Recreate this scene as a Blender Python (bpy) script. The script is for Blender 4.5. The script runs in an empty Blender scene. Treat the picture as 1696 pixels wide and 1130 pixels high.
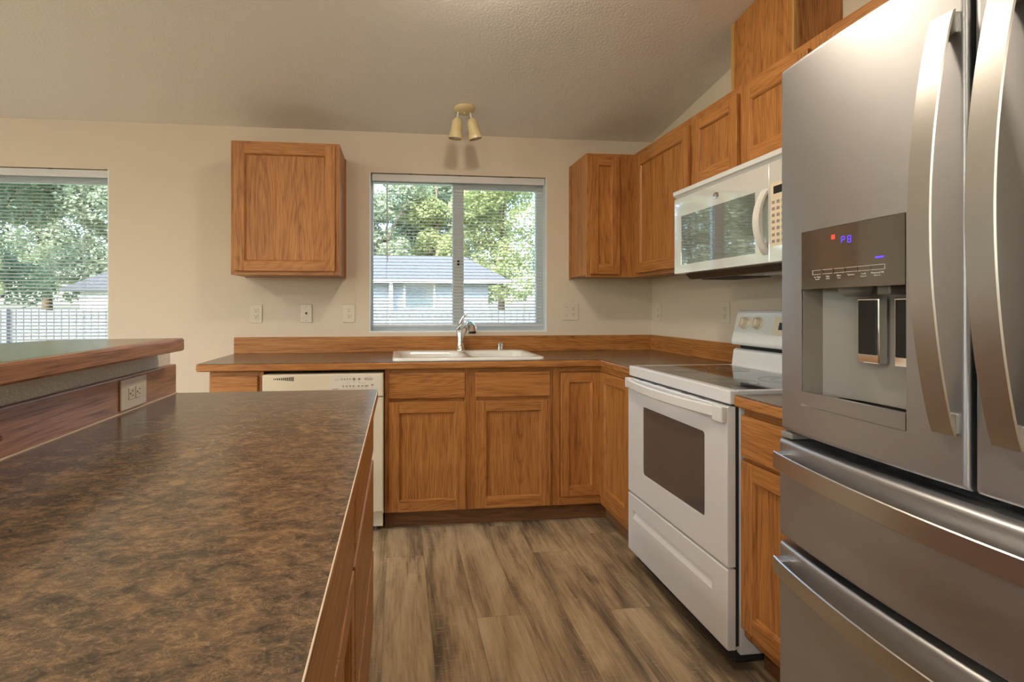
import bpy, bmesh, math, random
from mathutils import Vector, Matrix
random.seed(7)
SC = bpy.context.scene
COL = SC.collection
PI = math.pi

# ------------------------------------------------------------------ camera
cam_d = bpy.data.cameras.new('camera')
cam = bpy.data.objects.new('camera', cam_d); COL.objects.link(cam)
cam.location = (0.0, -3.4458, 1.2017)
cam.rotation_euler = (PI/2 + 0.00184, 0.0, -0.11730)
cam_d.sensor_fit = 'HORIZONTAL'
cam_d.sensor_width = 36.0
cam_d.lens = 868.68/1696*36.0
cam_d.shift_x = (848 - 762.86)/1696
cam_d.shift_y = (508.46 - 565)/1696
cam_d.clip_start = 0.02
SC.camera = cam

# ------------------------------------------------------------------ world, sun, exposure
vs = SC.view_settings
SC.display_settings.display_device = 'sRGB'
vs.view_transform = 'Standard'; vs.look = 'None'; vs.gamma = 1.0; vs.use_curve_mapping = False
vs.exposure = 0.26

W = bpy.data.worlds.new('sky_world'); SC.world = W; W.use_nodes = True
wn = W.node_tree; wn.nodes.clear()
wo = wn.nodes.new('ShaderNodeOutputWorld'); wb = wn.nodes.new('ShaderNodeBackground')
sky = wn.nodes.new('ShaderNodeTexSky')
sky.sky_type = 'NISHITA'; sky.sun_disc = False
sky.sun_elevation = math.radians(48); sky.sun_rotation = math.radians(200)
sky.air_density = 1.0; sky.dust_density = 3.0; sky.ozone_density = 1.0
wn.links.new(sky.outputs[0], wb.inputs[0]); wb.inputs[1].default_value = 1.25
wn.links.new(wb.outputs[0], wo.inputs[0])

sd = bpy.data.lights.new('sun', 'SUN'); sd.energy = 6.0; sd.angle = math.radians(0.6); sd.color = (1.0, 0.95, 0.86)
sun = bpy.data.objects.new('sun', sd); COL.objects.link(sun)
sun.rotation_euler = (math.radians(46), 0, math.radians(-28))
LAMP = 185.0       # strength of the flush lamp over the kitchen aisle
FILL_LAMP = 225.0      # strength of the fill lamps added out of view

# ------------------------------------------------------------------ helpers
def mat(name):
    m = bpy.data.materials.new(name); m.use_nodes = True
    nt = m.node_tree
    b = nt.nodes['Principled BSDF']
    return m, nt, b
def N(nt, t, **k):
    n = nt.nodes.new(t)
    for a, v in k.items(): setattr(n, a, v)
    return n
def setin(n, **k):
    for a, v in k.items(): n.inputs[a.replace('_', ' ')].default_value = v
def simple(name, col, rough=0.5, metal=0.0, bump=0.0, bscale=200.0, spec=0.5, coat=0.0, coords='Object', bdist=0.001):
    m, nt, b = mat(name)
    b.inputs['Base Color'].default_value = (*col, 1); b.inputs['Roughness'].default_value = rough
    b.inputs['Metallic'].default_value = metal; b.inputs['Specular IOR Level'].default_value = spec
    b.inputs['Coat Weight'].default_value = coat; b.inputs['Coat Roughness'].default_value = 0.06
    tc = N(nt, 'ShaderNodeTexCoord'); no = N(nt, 'ShaderNodeTexNoise'); setin(no, Scale=bscale, Detail=3.0)
    nt.links.new(tc.outputs[coords], no.inputs['Vector'])
    if bump > 0:
        bp = N(nt, 'ShaderNodeBump'); setin(bp, Strength=bump, Distance=bdist)
        nt.links.new(no.outputs['Fac'], bp.inputs['Height']); nt.links.new(bp.outputs[0], b.inputs['Normal'])
    else:
        mr = N(nt, 'ShaderNodeMapRange'); setin(mr, From_Min=0.2, From_Max=0.8, To_Min=max(0.0, rough-0.02), To_Max=rough+0.02)
        nt.links.new(no.outputs['Fac'], mr.inputs['Value']); nt.links.new(mr.outputs[0], b.inputs['Roughness'])
    return m
def ramp(nt, stops):
    r = N(nt, 'ShaderNodeValToRGB')
    e = r.color_ramp.elements
    while len(e) > 1: e.remove(e[-1])
    e[0].position = stops[0][0]; e[0].color = (*stops[0][1], 1)
    for p, c in stops[1:]:
        x = e.new(p); x.color = (*c, 1)
    return r

def oak(name, axis, c_dark, c_mid, c_light, rough=0.42, ring=34.0):
    m, nt, b = mat(name)
    tc = N(nt, 'ShaderNodeTexCoord'); oi = N(nt, 'ShaderNodeObjectInfo')
    ml = N(nt, 'ShaderNodeMath', operation='MULTIPLY'); ml.inputs[1].default_value = 23.7
    nt.links.new(oi.outputs['Random'], ml.inputs[0])
    add = N(nt, 'ShaderNodeVectorMath', operation='ADD')
    nt.links.new(tc.outputs['Object'], add.inputs[0]); nt.links.new(ml.outputs[0], add.inputs[1])
    def scaled(lo, hi=1.0):
        s = [hi, hi, hi]; s[axis] = lo
        v = N(nt, 'ShaderNodeVectorMath', operation='MULTIPLY'); v.inputs[1].default_value = s
        nt.links.new(add.outputs[0], v.inputs[0]); return v.outputs[0]
    n1 = N(nt, 'ShaderNodeTexNoise'); setin(n1, Scale=5.0, Detail=1.5, Roughness=0.4, Distortion=0.25)
    nt.links.new(scaled(0.13), n1.inputs['Vector'])
    a = N(nt, 'ShaderNodeMath', operation='MULTIPLY'); a.inputs[1].default_value = ring*2.6
    nt.links.new(n1.outputs['Fac'], a.inputs[0])
    si = N(nt, 'ShaderNodeMath', operation='SINE'); nt.links.new(a.outputs[0], si.inputs[0])
    n2 = N(nt, 'ShaderNodeTexNoise'); setin(n2, Scale=260.0, Detail=2.0, Roughness=0.6)
    nt.links.new(scaled(0.03), n2.inputs['Vector'])
    n3 = N(nt, 'ShaderNodeTexNoise'); setin(n3, Scale=34.0, Detail=2.0)
    nt.links.new(scaled(0.05), n3.inputs['Vector'])
    ab = N(nt, 'ShaderNodeMath', operation='ABSOLUTE'); nt.links.new(si.outputs[0], ab.inputs[0])
    pw = N(nt, 'ShaderNodeMath', operation='POWER'); pw.inputs[1].default_value = 0.5; nt.links.new(ab.outputs[0], pw.inputs[0])
    s1 = N(nt, 'ShaderNodeMath', operation='MULTIPLY_ADD'); s1.inputs[1].default_value = 0.19; s1.inputs[2].default_value = -0.43
    nt.links.new(pw.outputs[0], s1.inputs[0])
    s2 = N(nt, 'ShaderNodeMath', operation='MULTIPLY_ADD'); s2.inputs[1].default_value = 1.1
    nt.links.new(n2.outputs['Fac'], s2.inputs[0]); nt.links.new(s1.outputs[0], s2.inputs[2])
    s3 = N(nt, 'ShaderNodeMath', operation='MULTIPLY_ADD'); s3.inputs[1].default_value = 0.48
    nt.links.new(n3.outputs['Fac'], s3.inputs[0]); nt.links.new(s2.outputs[0], s3.inputs[2])
    r = ramp(nt, [(0.18, c_dark), (0.5, c_mid), (0.8, c_light)])
    nt.links.new(s3.outputs[0], r.inputs[0]); nt.links.new(r.outputs[0], b.inputs['Base Color'])
    b.inputs['Roughness'].default_value = rough; b.inputs['Specular IOR Level'].default_value = 0.45
    bp = N(nt, 'ShaderNodeBump'); setin(bp, Strength=0.25, Distance=0.0006)
    nt.links.new(s2.outputs[0], bp.inputs['Height']); nt.links.new(bp.outputs[0], b.inputs['Normal'])
    return m
OD, OM, OL = (0.175, 0.058, 0.013), (0.395, 0.157, 0.039), (0.51, 0.235, 0.068)
M = {}
for ax, nm in ((0, 'x'), (1, 'y'), (2, 'z')):
    M['oak_'+nm] = oak('honey_oak_'+nm, ax, OD, OM, OL)
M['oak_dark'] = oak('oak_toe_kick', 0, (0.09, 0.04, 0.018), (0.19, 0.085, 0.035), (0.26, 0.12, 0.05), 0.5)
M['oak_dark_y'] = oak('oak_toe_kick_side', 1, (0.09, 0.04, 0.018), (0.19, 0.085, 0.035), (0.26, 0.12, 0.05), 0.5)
M['oak_red'] = oak('reddish_oak_edge', 1, (0.16, 0.066, 0.034), (0.37, 0.17, 0.09), (0.46, 0.235, 0.135), 0.3)
M['oak_trim'] = oak('pale_oak_corner_trim', 2, (0.35, 0.17, 0.05), (0.52, 0.29, 0.09), (0.62, 0.36, 0.13))
M['wall'] = simple('cream_wall_paint', (0.66, 0.575, 0.475), 0.75, bump=0.35, bscale=110, bdist=0.0015)
M['ceil'] = simple('ceiling_paint', (0.89, 0.865, 0.855), 0.85, bump=0.7, bscale=85, bdist=0.003)
M['halfwall'] = simple('textured_half_wall', (0.80, 0.75, 0.66), 0.8, bump=1.0, bscale=120, bdist=0.005)
M['vinyl'] = simple('white_vinyl', (0.76, 0.82, 0.87), 0.35)
M['slat'] = simple('blind_slat_white', (0.82, 0.83, 0.84), 0.45)
def add_translucent(m, f):
    nt = m.node_tree; b = nt.nodes['Principled BSDF']; out = nt.nodes['Material Output']
    tl = N(nt, 'ShaderNodeBsdfTranslucent'); tl.inputs[0].default_value = b.inputs['Base Color'].default_value[:]
    mx = N(nt, 'ShaderNodeMixShader'); mx.inputs[0].default_value = f
    nt.links.new(b.outputs[0], mx.inputs[1]); nt.links.new(tl.outputs[0], mx.inputs[2]); nt.links.new(mx.outputs[0], out.inputs[0])
add_translucent(M['slat'], 0.28)
M['white'] = simple('white_enamel', (0.71, 0.715, 0.73), 0.18, spec=0.6)
M['white_pl'] = simple('white_plastic', (0.72, 0.71, 0.69), 0.3)
M['almond'] = simple('almond_plastic', (0.76, 0.66, 0.50), 0.35)
M['bisque'] = simple('bisque_enamel', (0.74, 0.66, 0.51), 0.3)
M['bisque_panel'] = simple('bisque_label_panel', (0.74, 0.68, 0.59), 0.35)
M['plate'] = simple('outlet_plastic', (0.66, 0.59, 0.49), 0.35)
M['plate_hole'] = simple('outlet_slots', (0.03, 0.02, 0.015), 0.6)
M['sink'] = simple('white_sink_enamel', (0.83, 0.82, 0.78), 0.12, spec=0.6)
M['black'] = simple('black_plastic', (0.012, 0.012, 0.013), 0.35)
M['dark'] = simple('dark_gap', (0.02, 0.02, 0.02), 0.7)
M['grey_pl'] = simple('grey_plastic', (0.24, 0.23, 0.215), 0.3)
M['grey_lbl'] = simple('grey_print', (0.30, 0.27, 0.25), 0.5)
M['pale_lbl'] = simple('pale_print', (0.75, 0.74, 0.70), 0.5)
M['brass_bulb'] = simple('bulb_glass', (0.55, 0.55, 0.56), 0.15)
M['cream_metal'] = simple('cream_painted_metal', (0.72, 0.60, 0.34), 0.25, spec=0.6)
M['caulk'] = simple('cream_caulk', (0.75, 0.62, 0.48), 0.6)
M['body_grey'] = simple('fridge_side_grey', (0.25, 0.25, 0.25), 0.5, bump=0.3, bscale=400)

def metal(name, col, rough, brush=None, aniso=0.0):
    m, nt, b = mat(name)
    b.inputs['Base Color'].default_value = (*col, 1); b.inputs['Metallic'].default_value = 1.0
    b.inputs['Roughness'].default_value = rough; b.inputs['Anisotropic'].default_value = aniso
    if aniso:
        tg = N(nt, 'ShaderNodeTangent', direction_type='RADIAL', axis='Z'); nt.links.new(tg.outputs[0], b.inputs['Tangent']); b.inputs['Anisotropic Rotation'].default_value = 0.25
    if brush is not None:
        tc = N(nt, 'ShaderNodeTexCoord'); v = N(nt, 'ShaderNodeVectorMath', operation='MULTIPLY')
        s = [1, 1, 1]; s[brush] = 0.015; v.inputs[1].default_value = s
        nt.links.new(tc.outputs['Object'], v.inputs[0])
        n = N(nt, 'ShaderNodeTexNoise'); setin(n, Scale=900.0, Detail=2.0); nt.links.new(v.outputs[0], n.inputs['Vector'])
        mr = N(nt, 'ShaderNodeMapRange'); setin(mr, From_Min=0.3, From_Max=0.7, To_Min=rough-0.05, To_Max=rough+0.07)
        nt.links.new(n.outputs['Fac'], mr.inputs['Value']); nt.links.new(mr.outputs[0], b.inputs['Roughness'])
        bp = N(nt, 'ShaderNodeBump'); setin(bp, Strength=0.06, Distance=0.0004)
        nt.links.new(n.outputs['Fac'], bp.inputs['Height']); nt.links.new(bp.outputs[0], b.inputs['Normal'])
    return m
M['steel'] = metal('brushed_steel', (0.475, 0.48, 0.495), 0.42, 1, 0.5)
M['steel_v'] = metal('brushed_steel_handle', (0.60, 0.59, 0.57), 0.33)
M['steel_h'] = metal('brushed_steel_bar', (0.60, 0.59, 0.57), 0.33)
M['cavity'] = simple('dispenser_cavity_grey', (0.31, 0.285, 0.25), 0.35)
M['chrome'] = metal('chrome', (0.78, 0.78, 0.78), 0.07)
M['pewter'] = metal('brown_grey_steel', (0.30, 0.275, 0.245), 0.30, 1)

def glassy(name, col, rough=0.03, spec=0.5, coat=0.0):
    return simple(name, col, rough, spec=spec, coat=coat)
M['cooktop'] = glassy('black_ceramic_glass', (0.018, 0.015, 0.013), 0.05, 0.6)
M['ring'] = simple('burner_ring_print', (0.10, 0.095, 0.09), 0.3)
M['ovenglass'] = glassy('oven_window_glass', (0.10, 0.085, 0.075), 0.06, 0.7)
M['mwglass'] = glassy('microwave_window_glass', (0.15, 0.15, 0.14), 0.02, 1.0, 1.0)
M['mwdoor'] = simple('white_glossy_door_glass', (0.68, 0.685, 0.685), 0.04, spec=1.0, coat=1.0)
for q_ in ('mwglass', 'mwdoor'): M[q_].node_tree.nodes['Principled BSDF'].inputs['IOR'].default_value = 2.1
M['dispglass'] = simple('dispenser_display_panel', (0.085, 0.07, 0.055), 0.06, spec=1.0, coat=0.6)

def pane(name):
    m, nt, b = mat(name)
    nt.nodes.remove(b); out = nt.nodes['Material Output']
    tr = N(nt, 'ShaderNodeBsdfTransparent'); tr.inputs[0].default_value = (0.93, 0.97, 0.96, 1)
    gl = N(nt, 'ShaderNodeBsdfGlossy'); gl.inputs['Roughness'].default_value = 0.0
    fr = N(nt, 'ShaderNodeFresnel'); fr.inputs[0].default_value = 1.5
    mx = N(nt, 'ShaderNodeMixShader')
    nt.links.new(fr.outputs[0], mx.inputs[0]); nt.links.new(tr.outputs[0], mx.inputs[1]); nt.links.new(gl.outputs[0], mx.inputs[2])
    nt.links.new(mx.outputs[0], out.inputs[0])
    return m
M['pane'] = pane('window_pane')

def emit(name, col, s):
    m, nt, b = mat(name)
    b.inputs['Base Color'].default_value = (*col, 1)
    b.inputs['Emission Color'].default_value = (*col, 1); b.inputs['Emission Strength'].default_value = s
    return m
M['lamp'] = emit('lit_lamp_glass', (1.0, 0.84, 0.66), LAMP)
M['fill_lamp'] = emit('fill_lamp_glass', (1.0, 0.90, 0.78), FILL_LAMP)
M['led_red'] = emit('red_led', (1.0, 0.04, 0.02), 1.6)
M['led_blue'] = emit('violet_led', (0.10, 0.05, 0.9), 1.0)

def laminate():
    m, nt, b = mat('brown_mottled_laminate')
    tc = N(nt, 'ShaderNodeTexCoord')
    mp = N(nt, 'ShaderNodeMapping'); mp.inputs['Rotation'].default_value = (0, 0, 0.35); mp.inputs['Scale'].default_value = (1.0, 1.35, 1.0)
    nt.links.new(tc.outputs['Object'], mp.inputs[0])
    def noise(sc, det, dist, ro=0.6):
        n = N(nt, 'ShaderNodeTexNoise'); setin(n, Scale=sc, Detail=det, Distortion=dist, Roughness=ro)
        nt.links.new(mp.outputs[0], n.inputs['Vector']); return n
    n1 = noise(34, 8, 0.5, 0.74); n2 = noise(58, 6, 0.6, 0.66); n3 = noise(8, 3, 0.3)
    r1 = ramp(nt, [(0.32, (0.042, 0.034, 0.029)), (0.44, (0.088, 0.064, 0.045)), (0.54, (0.145, 0.099, 0.063)), (0.66, (0.245, 0.152, 0.083)), (0.80, (0.36, 0.225, 0.125))])
    mixn = N(nt, 'ShaderNodeMath', operation='MULTIPLY_ADD'); mixn.inputs[1].default_value = 0.28
    nt.links.new(n3.outputs['Fac'], mixn.inputs[0])
    sub = N(nt, 'ShaderNodeMath', operation='SUBTRACT'); sub.inputs[1].default_value = 0.14
    nt.links.new(n1.outputs['Fac'], sub.inputs[0]); nt.links.new(sub.outputs[0], mixn.inputs[2])
    nt.links.new(mixn.outputs[0], r1.inputs[0])
    # thin pale veins where a second noise crosses its mid value
    s = N(nt, 'ShaderNodeMath', operation='SUBTRACT'); s.inputs[1].default_value = 0.5; nt.links.new(n2.outputs['Fac'], s.inputs[0])
    ab = N(nt, 'ShaderNodeMath', operation='ABSOLUTE'); nt.links.new(s.outputs[0], ab.inputs[0])
    mr = N(nt, 'ShaderNodeMapRange'); setin(mr, From_Min=0.0, From_Max=0.03, To_Min=0.75, To_Max=0.0)
    nt.links.new(ab.outputs[0], mr.inputs['Value'])
    m2 = N(nt, 'ShaderNodeMath', operation='MULTIPLY')
    mr2 = N(nt, 'ShaderNodeMapRange'); setin(mr2, From_Min=0.38, From_Max=0.60, To_Min=0.2, To_Max=1.0)
    nt.links.new(n1.outputs['Fac'], mr2.inputs['Value'])
    nt.links.new(mr.outputs[0], m2.inputs[0]); nt.links.new(mr2.outputs[0], m2.inputs[1])
    mix = N(nt, 'ShaderNodeMix', data_type='RGBA'); mix.inputs['B'].default_value = (0.36, 0.23, 0.13, 1)
    nt.links.new(m2.outputs[0], mix.inputs['Factor']); nt.links.new(r1.outputs[0], mix.inputs['A'])
    nt.links.new(mix.outputs['Result'], b.inputs['Base Color'])
    b.inputs['Roughness'].default_value = 0.2; b.inputs['Specular IOR Level'].default_value = 0.36
    nb = noise(220, 2, 0); bp = N(nt, 'ShaderNodeBump'); setin(bp, Strength=0.35, Distance=0.0006)
    nt.links.new(nb.outputs['Fac'], bp.inputs['Height']); nt.links.new(bp.outputs[0], b.inputs['Normal'])
    return m
M['lam'] = laminate()

def planks():
    m, nt, b = mat('vinyl_plank_floor')
    L = nt.links
    tc = N(nt, 'ShaderNodeTexCoord'); sep = N(nt, 'ShaderNodeSeparateXYZ'); L.new(tc.outputs['Object'], sep.inputs[0])
    def math_(op, a, bb=None, c=None):
        n = N(nt, 'ShaderNodeMath', operation=op)
        for i, v in enumerate((a, bb, c)):
            if v is None: continue
            if isinstance(v, (int, float)): n.inputs[i].default_value = v
            else: L.new(v, n.inputs[i])
        return n.outputs[0]
    xx = math_('DIVIDE', math_('ADD', sep.outputs['X'], 0.058+17.8), 0.178)
    row = math_('FLOOR', xx); fx = math_('FRACT', xx)
    wn1 = N(nt, 'ShaderNodeTexWhiteNoise', noise_dimensions='1D'); L.new(row, wn1.inputs['W'])
    yy = math_('ADD', math_('DIVIDE', math_('ADD', sep.outputs['Y'], 20.0), 1.22), wn1.outputs['Value'])
    cell = math_('FLOOR', yy); fy = math_('FRACT', yy)
    idv = N(nt, 'ShaderNodeCombineXYZ'); L.new(row, idv.inputs[0]); L.new(cell, idv.inputs[1])
    wn2 = N(nt, 'ShaderNodeTexWhiteNoise', noise_dimensions='3D'); L.new(idv.outputs[0], wn2.inputs['Vector'])
    off = N(nt, 'ShaderNodeVectorMath', operation='MULTIPLY_ADD')
    L.new(wn2.outputs['Color'], off.inputs[0]); off.inputs[1].default_value = (13, 13, 13); L.new(tc.outputs['Object'], off.inputs[2])
    def nz(sx, sy, sc, det, dist=0.0):
        v = N(nt, 'ShaderNodeVectorMath', operation='MULTIPLY'); v.inputs[1].default_value = (sx, sy, 1); L.new(off.outputs[0], v.inputs[0])
        n = N(nt, 'ShaderNodeTexNoise'); setin(n, Scale=sc, Detail=det, Distortion=dist, Roughness=0.62); L.new(v.outputs[0], n.inputs['Vector']); return n.outputs['Fac']
    big = nz(1, 0.16, 9, 5, 0.6); fine = nz(1, 0.04, 120, 3); cross = nz(0.12, 1, 160, 2); blot = nz(1, 0.5, 5, 3)
    t = math_('ADD', math_('MULTIPLY', big, 1.15), math_('MULTIPLY', fine, 0.45))
    t = math_('ADD', t, math_('MULTIPLY', blot, 0.25))
    t = math_('ADD', t, math_('MULTIPLY', wn2.outputs['Value'], 0.14))
    t = math_('SUBTRACT', t, 0.485)
    r = ramp(nt, [(0.22, (0.10, 0.074, 0.050)), (0.36, (0.22, 0.162, 0.103)), (0.48, (0.36, 0.268, 0.163)), (0.62, (0.49, 0.375, 0.235)), (0.8, (0.60, 0.48, 0.33))])
    L.new(t, r.inputs[0])
    # saw marks across the plank
    cm = math_('MULTIPLY', math_('GREATER_THAN', cross, 0.62), math_('GREATER_THAN', blot, 0.48))
    mx = N(nt, 'ShaderNodeMix', data_type='RGBA'); mx.inputs['B'].default_value = (0.50, 0.41, 0.31, 1)
    L.new(math_('MULTIPLY', cm, 0.42), mx.inputs['Factor']); L.new(r.outputs[0], mx.inputs['A'])
    # seams
    ex = math_('LESS_THAN', math_('MINIMUM', fx, math_('SUBTRACT', 1.0, fx)), 0.008)
    ey = math_('LESS_THAN', math_('MINIMUM', fy, math_('SUBTRACT', 1.0, fy)), 0.0012)
    seam = math_('MAXIMUM', ex, ey)
    m2 = N(nt, 'ShaderNodeMix', data_type='RGBA'); m2.inputs['B'].default_value = (0.05, 0.035, 0.025, 1)
    L.new(math_('MULTIPLY', seam, 0.40), m2.inputs['Factor']); L.new(mx.outputs['Result'], m2.inputs['A'])
    L.new(m2.outputs['Result'], b.inputs['Base Color'])
    b.inputs['Roughness'].default_value = 0.42
    bp = N(nt, 'ShaderNodeBump'); setin(bp, Strength=0.25, Distance=0.001)
    L.new(math_('SUBTRACT', fine, math_('MULTIPLY', seam, 0.8)), bp.inputs['Height']); L.new(bp.outputs[0], b.inputs['Normal'])
    return m
M['floor'] = planks()

# ---- mesh building
class MB:
    """collects shapes in world coordinates; build() links them as one mesh object"""
    def __init__(s, mats, xf=None):
        s.bm = bmesh.new(); s.mats = mats if isinstance(mats, (list, tuple)) else [mats]
        s.xf = xf or Matrix.Identity(4)
    def merge(s, t, mi=0, smooth=False, recalc=True):
        if recalc: bmesh.ops.recalc_face_normals(t, faces=t.faces[:])
        t.transform(s.xf)
        if s.xf.determinant() < 0: bmesh.ops.reverse_faces(t, faces=t.faces[:])
        for f in t.faces: f.material_index = mi; f.smooth = smooth
        me = bpy.data.meshes.new('tmp'); t.to_mesh(me); t.free()
        s.bm.from_mesh(me); bpy.data.meshes.remove(me)
        return s
    def box(s, x0, x1, y0, y1, z0, z1, bev=0.0, mi=0, seg=2):
        t = bmesh.new(); bmesh.ops.create_cube(t, size=1.0)
        x0, x1 = sorted((x0, x1)); y0, y1 = sorted((y0, y1)); z0, z1 = sorted((z0, z1))
        for v in t.verts:
            v.co = Vector(((x0+x1)/2+v.co.x*(x1-x0), (y0+y1)/2+v.co.y*(y1-y0), (z0+z1)/2+v.co.z*(z1-z0)))
        if bev > 0:
            bev = min(bev, (x1-x0)*.45, (y1-y0)*.45, (z1-z0)*.45)
            bmesh.ops.bevel(t, geom=t.edges[:], offset=bev, segments=seg, affect='EDGES', profile=0.5)
        return s.merge(t, mi, False)
    def lathe(s, prof, c, axis=(0, 0, 1), seg=32, mi=0, cap=True):
        t = bmesh.new(); q = Vector((0, 0, 1)).rotation_difference(Vector(axis).normalized())
        rings = []
        for r, h in prof:
            rings.append([t.verts.new(Vector(c)+q @ Vector((max(r, 1e-5)*math.cos(2*PI*i/seg), max(r, 1e-5)*math.sin(2*PI*i/seg), h))) for i in range(seg)])
        for a, b in zip(rings, rings[1:]):
            for i in range(seg): t.faces.new((a[i], a[(i+1) % seg], b[(i+1) % seg], b[i]))
        if cap:
            t.faces.new(rings[0][::-1]); t.faces.new(rings[-1])
        return s.merge(t, mi, True)
    def tube(s, pts, rad, seg=12, mi=0, squash=None):
        """pts: list of points, rad: number or list"""
        t = bmesh.new(); pts = [Vector(p) for p in pts]; n = len(pts)
        if not isinstance(rad, (list, tuple)): rad = [rad]*n
        rings = []; up = Vector((0, 0, 1))
        for i, p in enumerate(pts):
            d = (pts[min(i+1, n-1)]-pts[max(i-1, 0)]).normalized()
            a = d.cross(up) if abs(d.dot(up)) < 0.99 else d.cross(Vector((1, 0, 0)))
            a.normalize(); b = d.cross(a)
            ring = []
            for k in range(seg):
                th = 2*PI*k/seg; r = rad[i]
                ra, rb = (r, r) if not isinstance(r, tuple) else r
                ring.append(t.verts.new(p+a*math.cos(th)*ra+b*math.sin(th)*rb))
            rings.append(ring)
        for a, b in zip(rings, rings[1:]):
            for i in range(seg): t.faces.new((a[i], a[(i+1) % seg], b[(i+1) % seg], b[i]))
        t.faces.new(rings[0][::-1]); t.faces.new(rings[-1])
        return s.merge(t, mi, True)
    def prism(s, poly, z0, z1, plane='xy', mi=0, bev=0.0, smooth=False):
        """poly in the given plane, extruded along the third axis"""
        t = bmesh.new()
        def P(a, b, h):
            return {'xy': (a, b, h), 'xz': (a, h, b), 'yz': (h, a, b)}[plane]
        lo = [t.verts.new(P(a, b, z0)) for a, b in poly]; hi = [t.verts.new(P(a, b, z1)) for a, b in poly]
        n = len(poly)
        t.faces.new(lo[::-1]); t.faces.new(hi)
        for i in range(n): t.faces.new((lo[i], lo[(i+1) % n], hi[(i+1) % n], hi[i]))
        if bev: bmesh.ops.bevel(t, geom=t.edges[:], offset=bev, segments=2, affect='EDGES', profile=0.5)
        return s.merge(t, mi, smooth)
    def quad(s, pts, mi=0):
        t = bmesh.new(); t.faces.new([t.verts.new(p) for p in pts]); return s.merge(t, mi, recalc=False)
    def build(s, name, parent=None, origin=None, label=None, sharp=35):
        org = Vector((0, 0, 0))
        if parent is not None:
            p = parent
            while p: org += p.location; p = p.parent
        elif origin is not None: org = Vector(origin)
        for v in s.bm.verts: v.co -= org
        me = bpy.data.meshes.new(name); s.bm.to_mesh(me); s.bm.free()
        for m in s.mats: me.materials.append(m)
        flags = [p.use_smooth for p in me.polygons]
        me.set_sharp_from_angle(angle=math.radians(sharp))
        me.polygons.foreach_set('use_smooth', flags)
        o = bpy.data.objects.new(name, me); COL.objects.link(o)
        if parent is not None: o.parent = parent
        else: o.location = org
        if label: o['label'] = label
        return o
def thing(name, label, cat, loc, group=None):
    o = bpy.data.objects.new(name, None); COL.objects.link(o); o.empty_display_size = 0.1
    o.location = loc; o['label'] = label; o['category'] = cat
    if group: o['group'] = group
    return o
def tag(o, label, cat, group=None):
    o['label'] = label; o['category'] = cat
    if group: o['group'] = group
    return o
def structure(o, label=None):
    o['kind'] = 'structure'
    if label: o['label'] = label
    return o
def text_mb(mb, txt, size, mx, mi=0, depth=0.0004, squeeze=1.0):
    cu = bpy.data.curves.new('t', 'FONT'); cu.body = txt; cu.size = size; cu.extrude = depth; cu.align_x = 'CENTER'; cu.align_y = 'CENTER'
    cu.resolution_u = 2
    o = bpy.data.objects.new('t', cu); COL.objects.link(o)
    dg = bpy.context.evaluated_depsgraph_get(); dg.update()
    me = bpy.data.meshes.new_from_object(o.evaluated_get(dg))
    t = bmesh.new(); t.from_mesh(me)
    t.transform(Matrix.Diagonal((squeeze, 1, 1, 1))); t.transform(mx)
    bpy.data.objects.remove(o); bpy.data.curves.remove(cu); bpy.data.meshes.remove(me)
    mb.merge(t, mi, recalc=False)
# frames: local x = along width (as seen left to right), local y = outwards to the viewer, local z = up
def fr_back(y):    # faces -y ; width axis +x
    return Matrix(((1, 0, 0, 0), (0, -1, 0, y), (0, 0, 1, 0), (0, 0, 0, 1)))
def fr_right(x):   # faces -x ; width axis = -y (left to right seen from the room)
    return Matrix(((0, -1, 0, x), (-1, 0, 0, 0), (0, 0, 1, 0), (0, 0, 0, 1)))
def fr_left(x):    # faces +x ; width axis = +y
    return Matrix(((0, 1, 0, x), (1, 0, 0, 0), (0, 0, 1, 0), (0, 0, 0, 1)))
def textmx(xf, a, b, c, rot=0.0):
    """text lying in the frame's face, reading left to right"""
    w = (xf.to_3x3() @ Vector((1, 0, 0))); u = Vector((0, 0, 1)); n = xf.to_3x3() @ Vector((0, 1, 0))
    p = xf @ Vector((a, b, c))
    m = Matrix((( w.x, u.x, n.x, p.x), (w.y, u.y, n.y, p.y), (w.z, u.z, n.z, p.z), (0, 0, 0, 1)))
    return m

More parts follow.
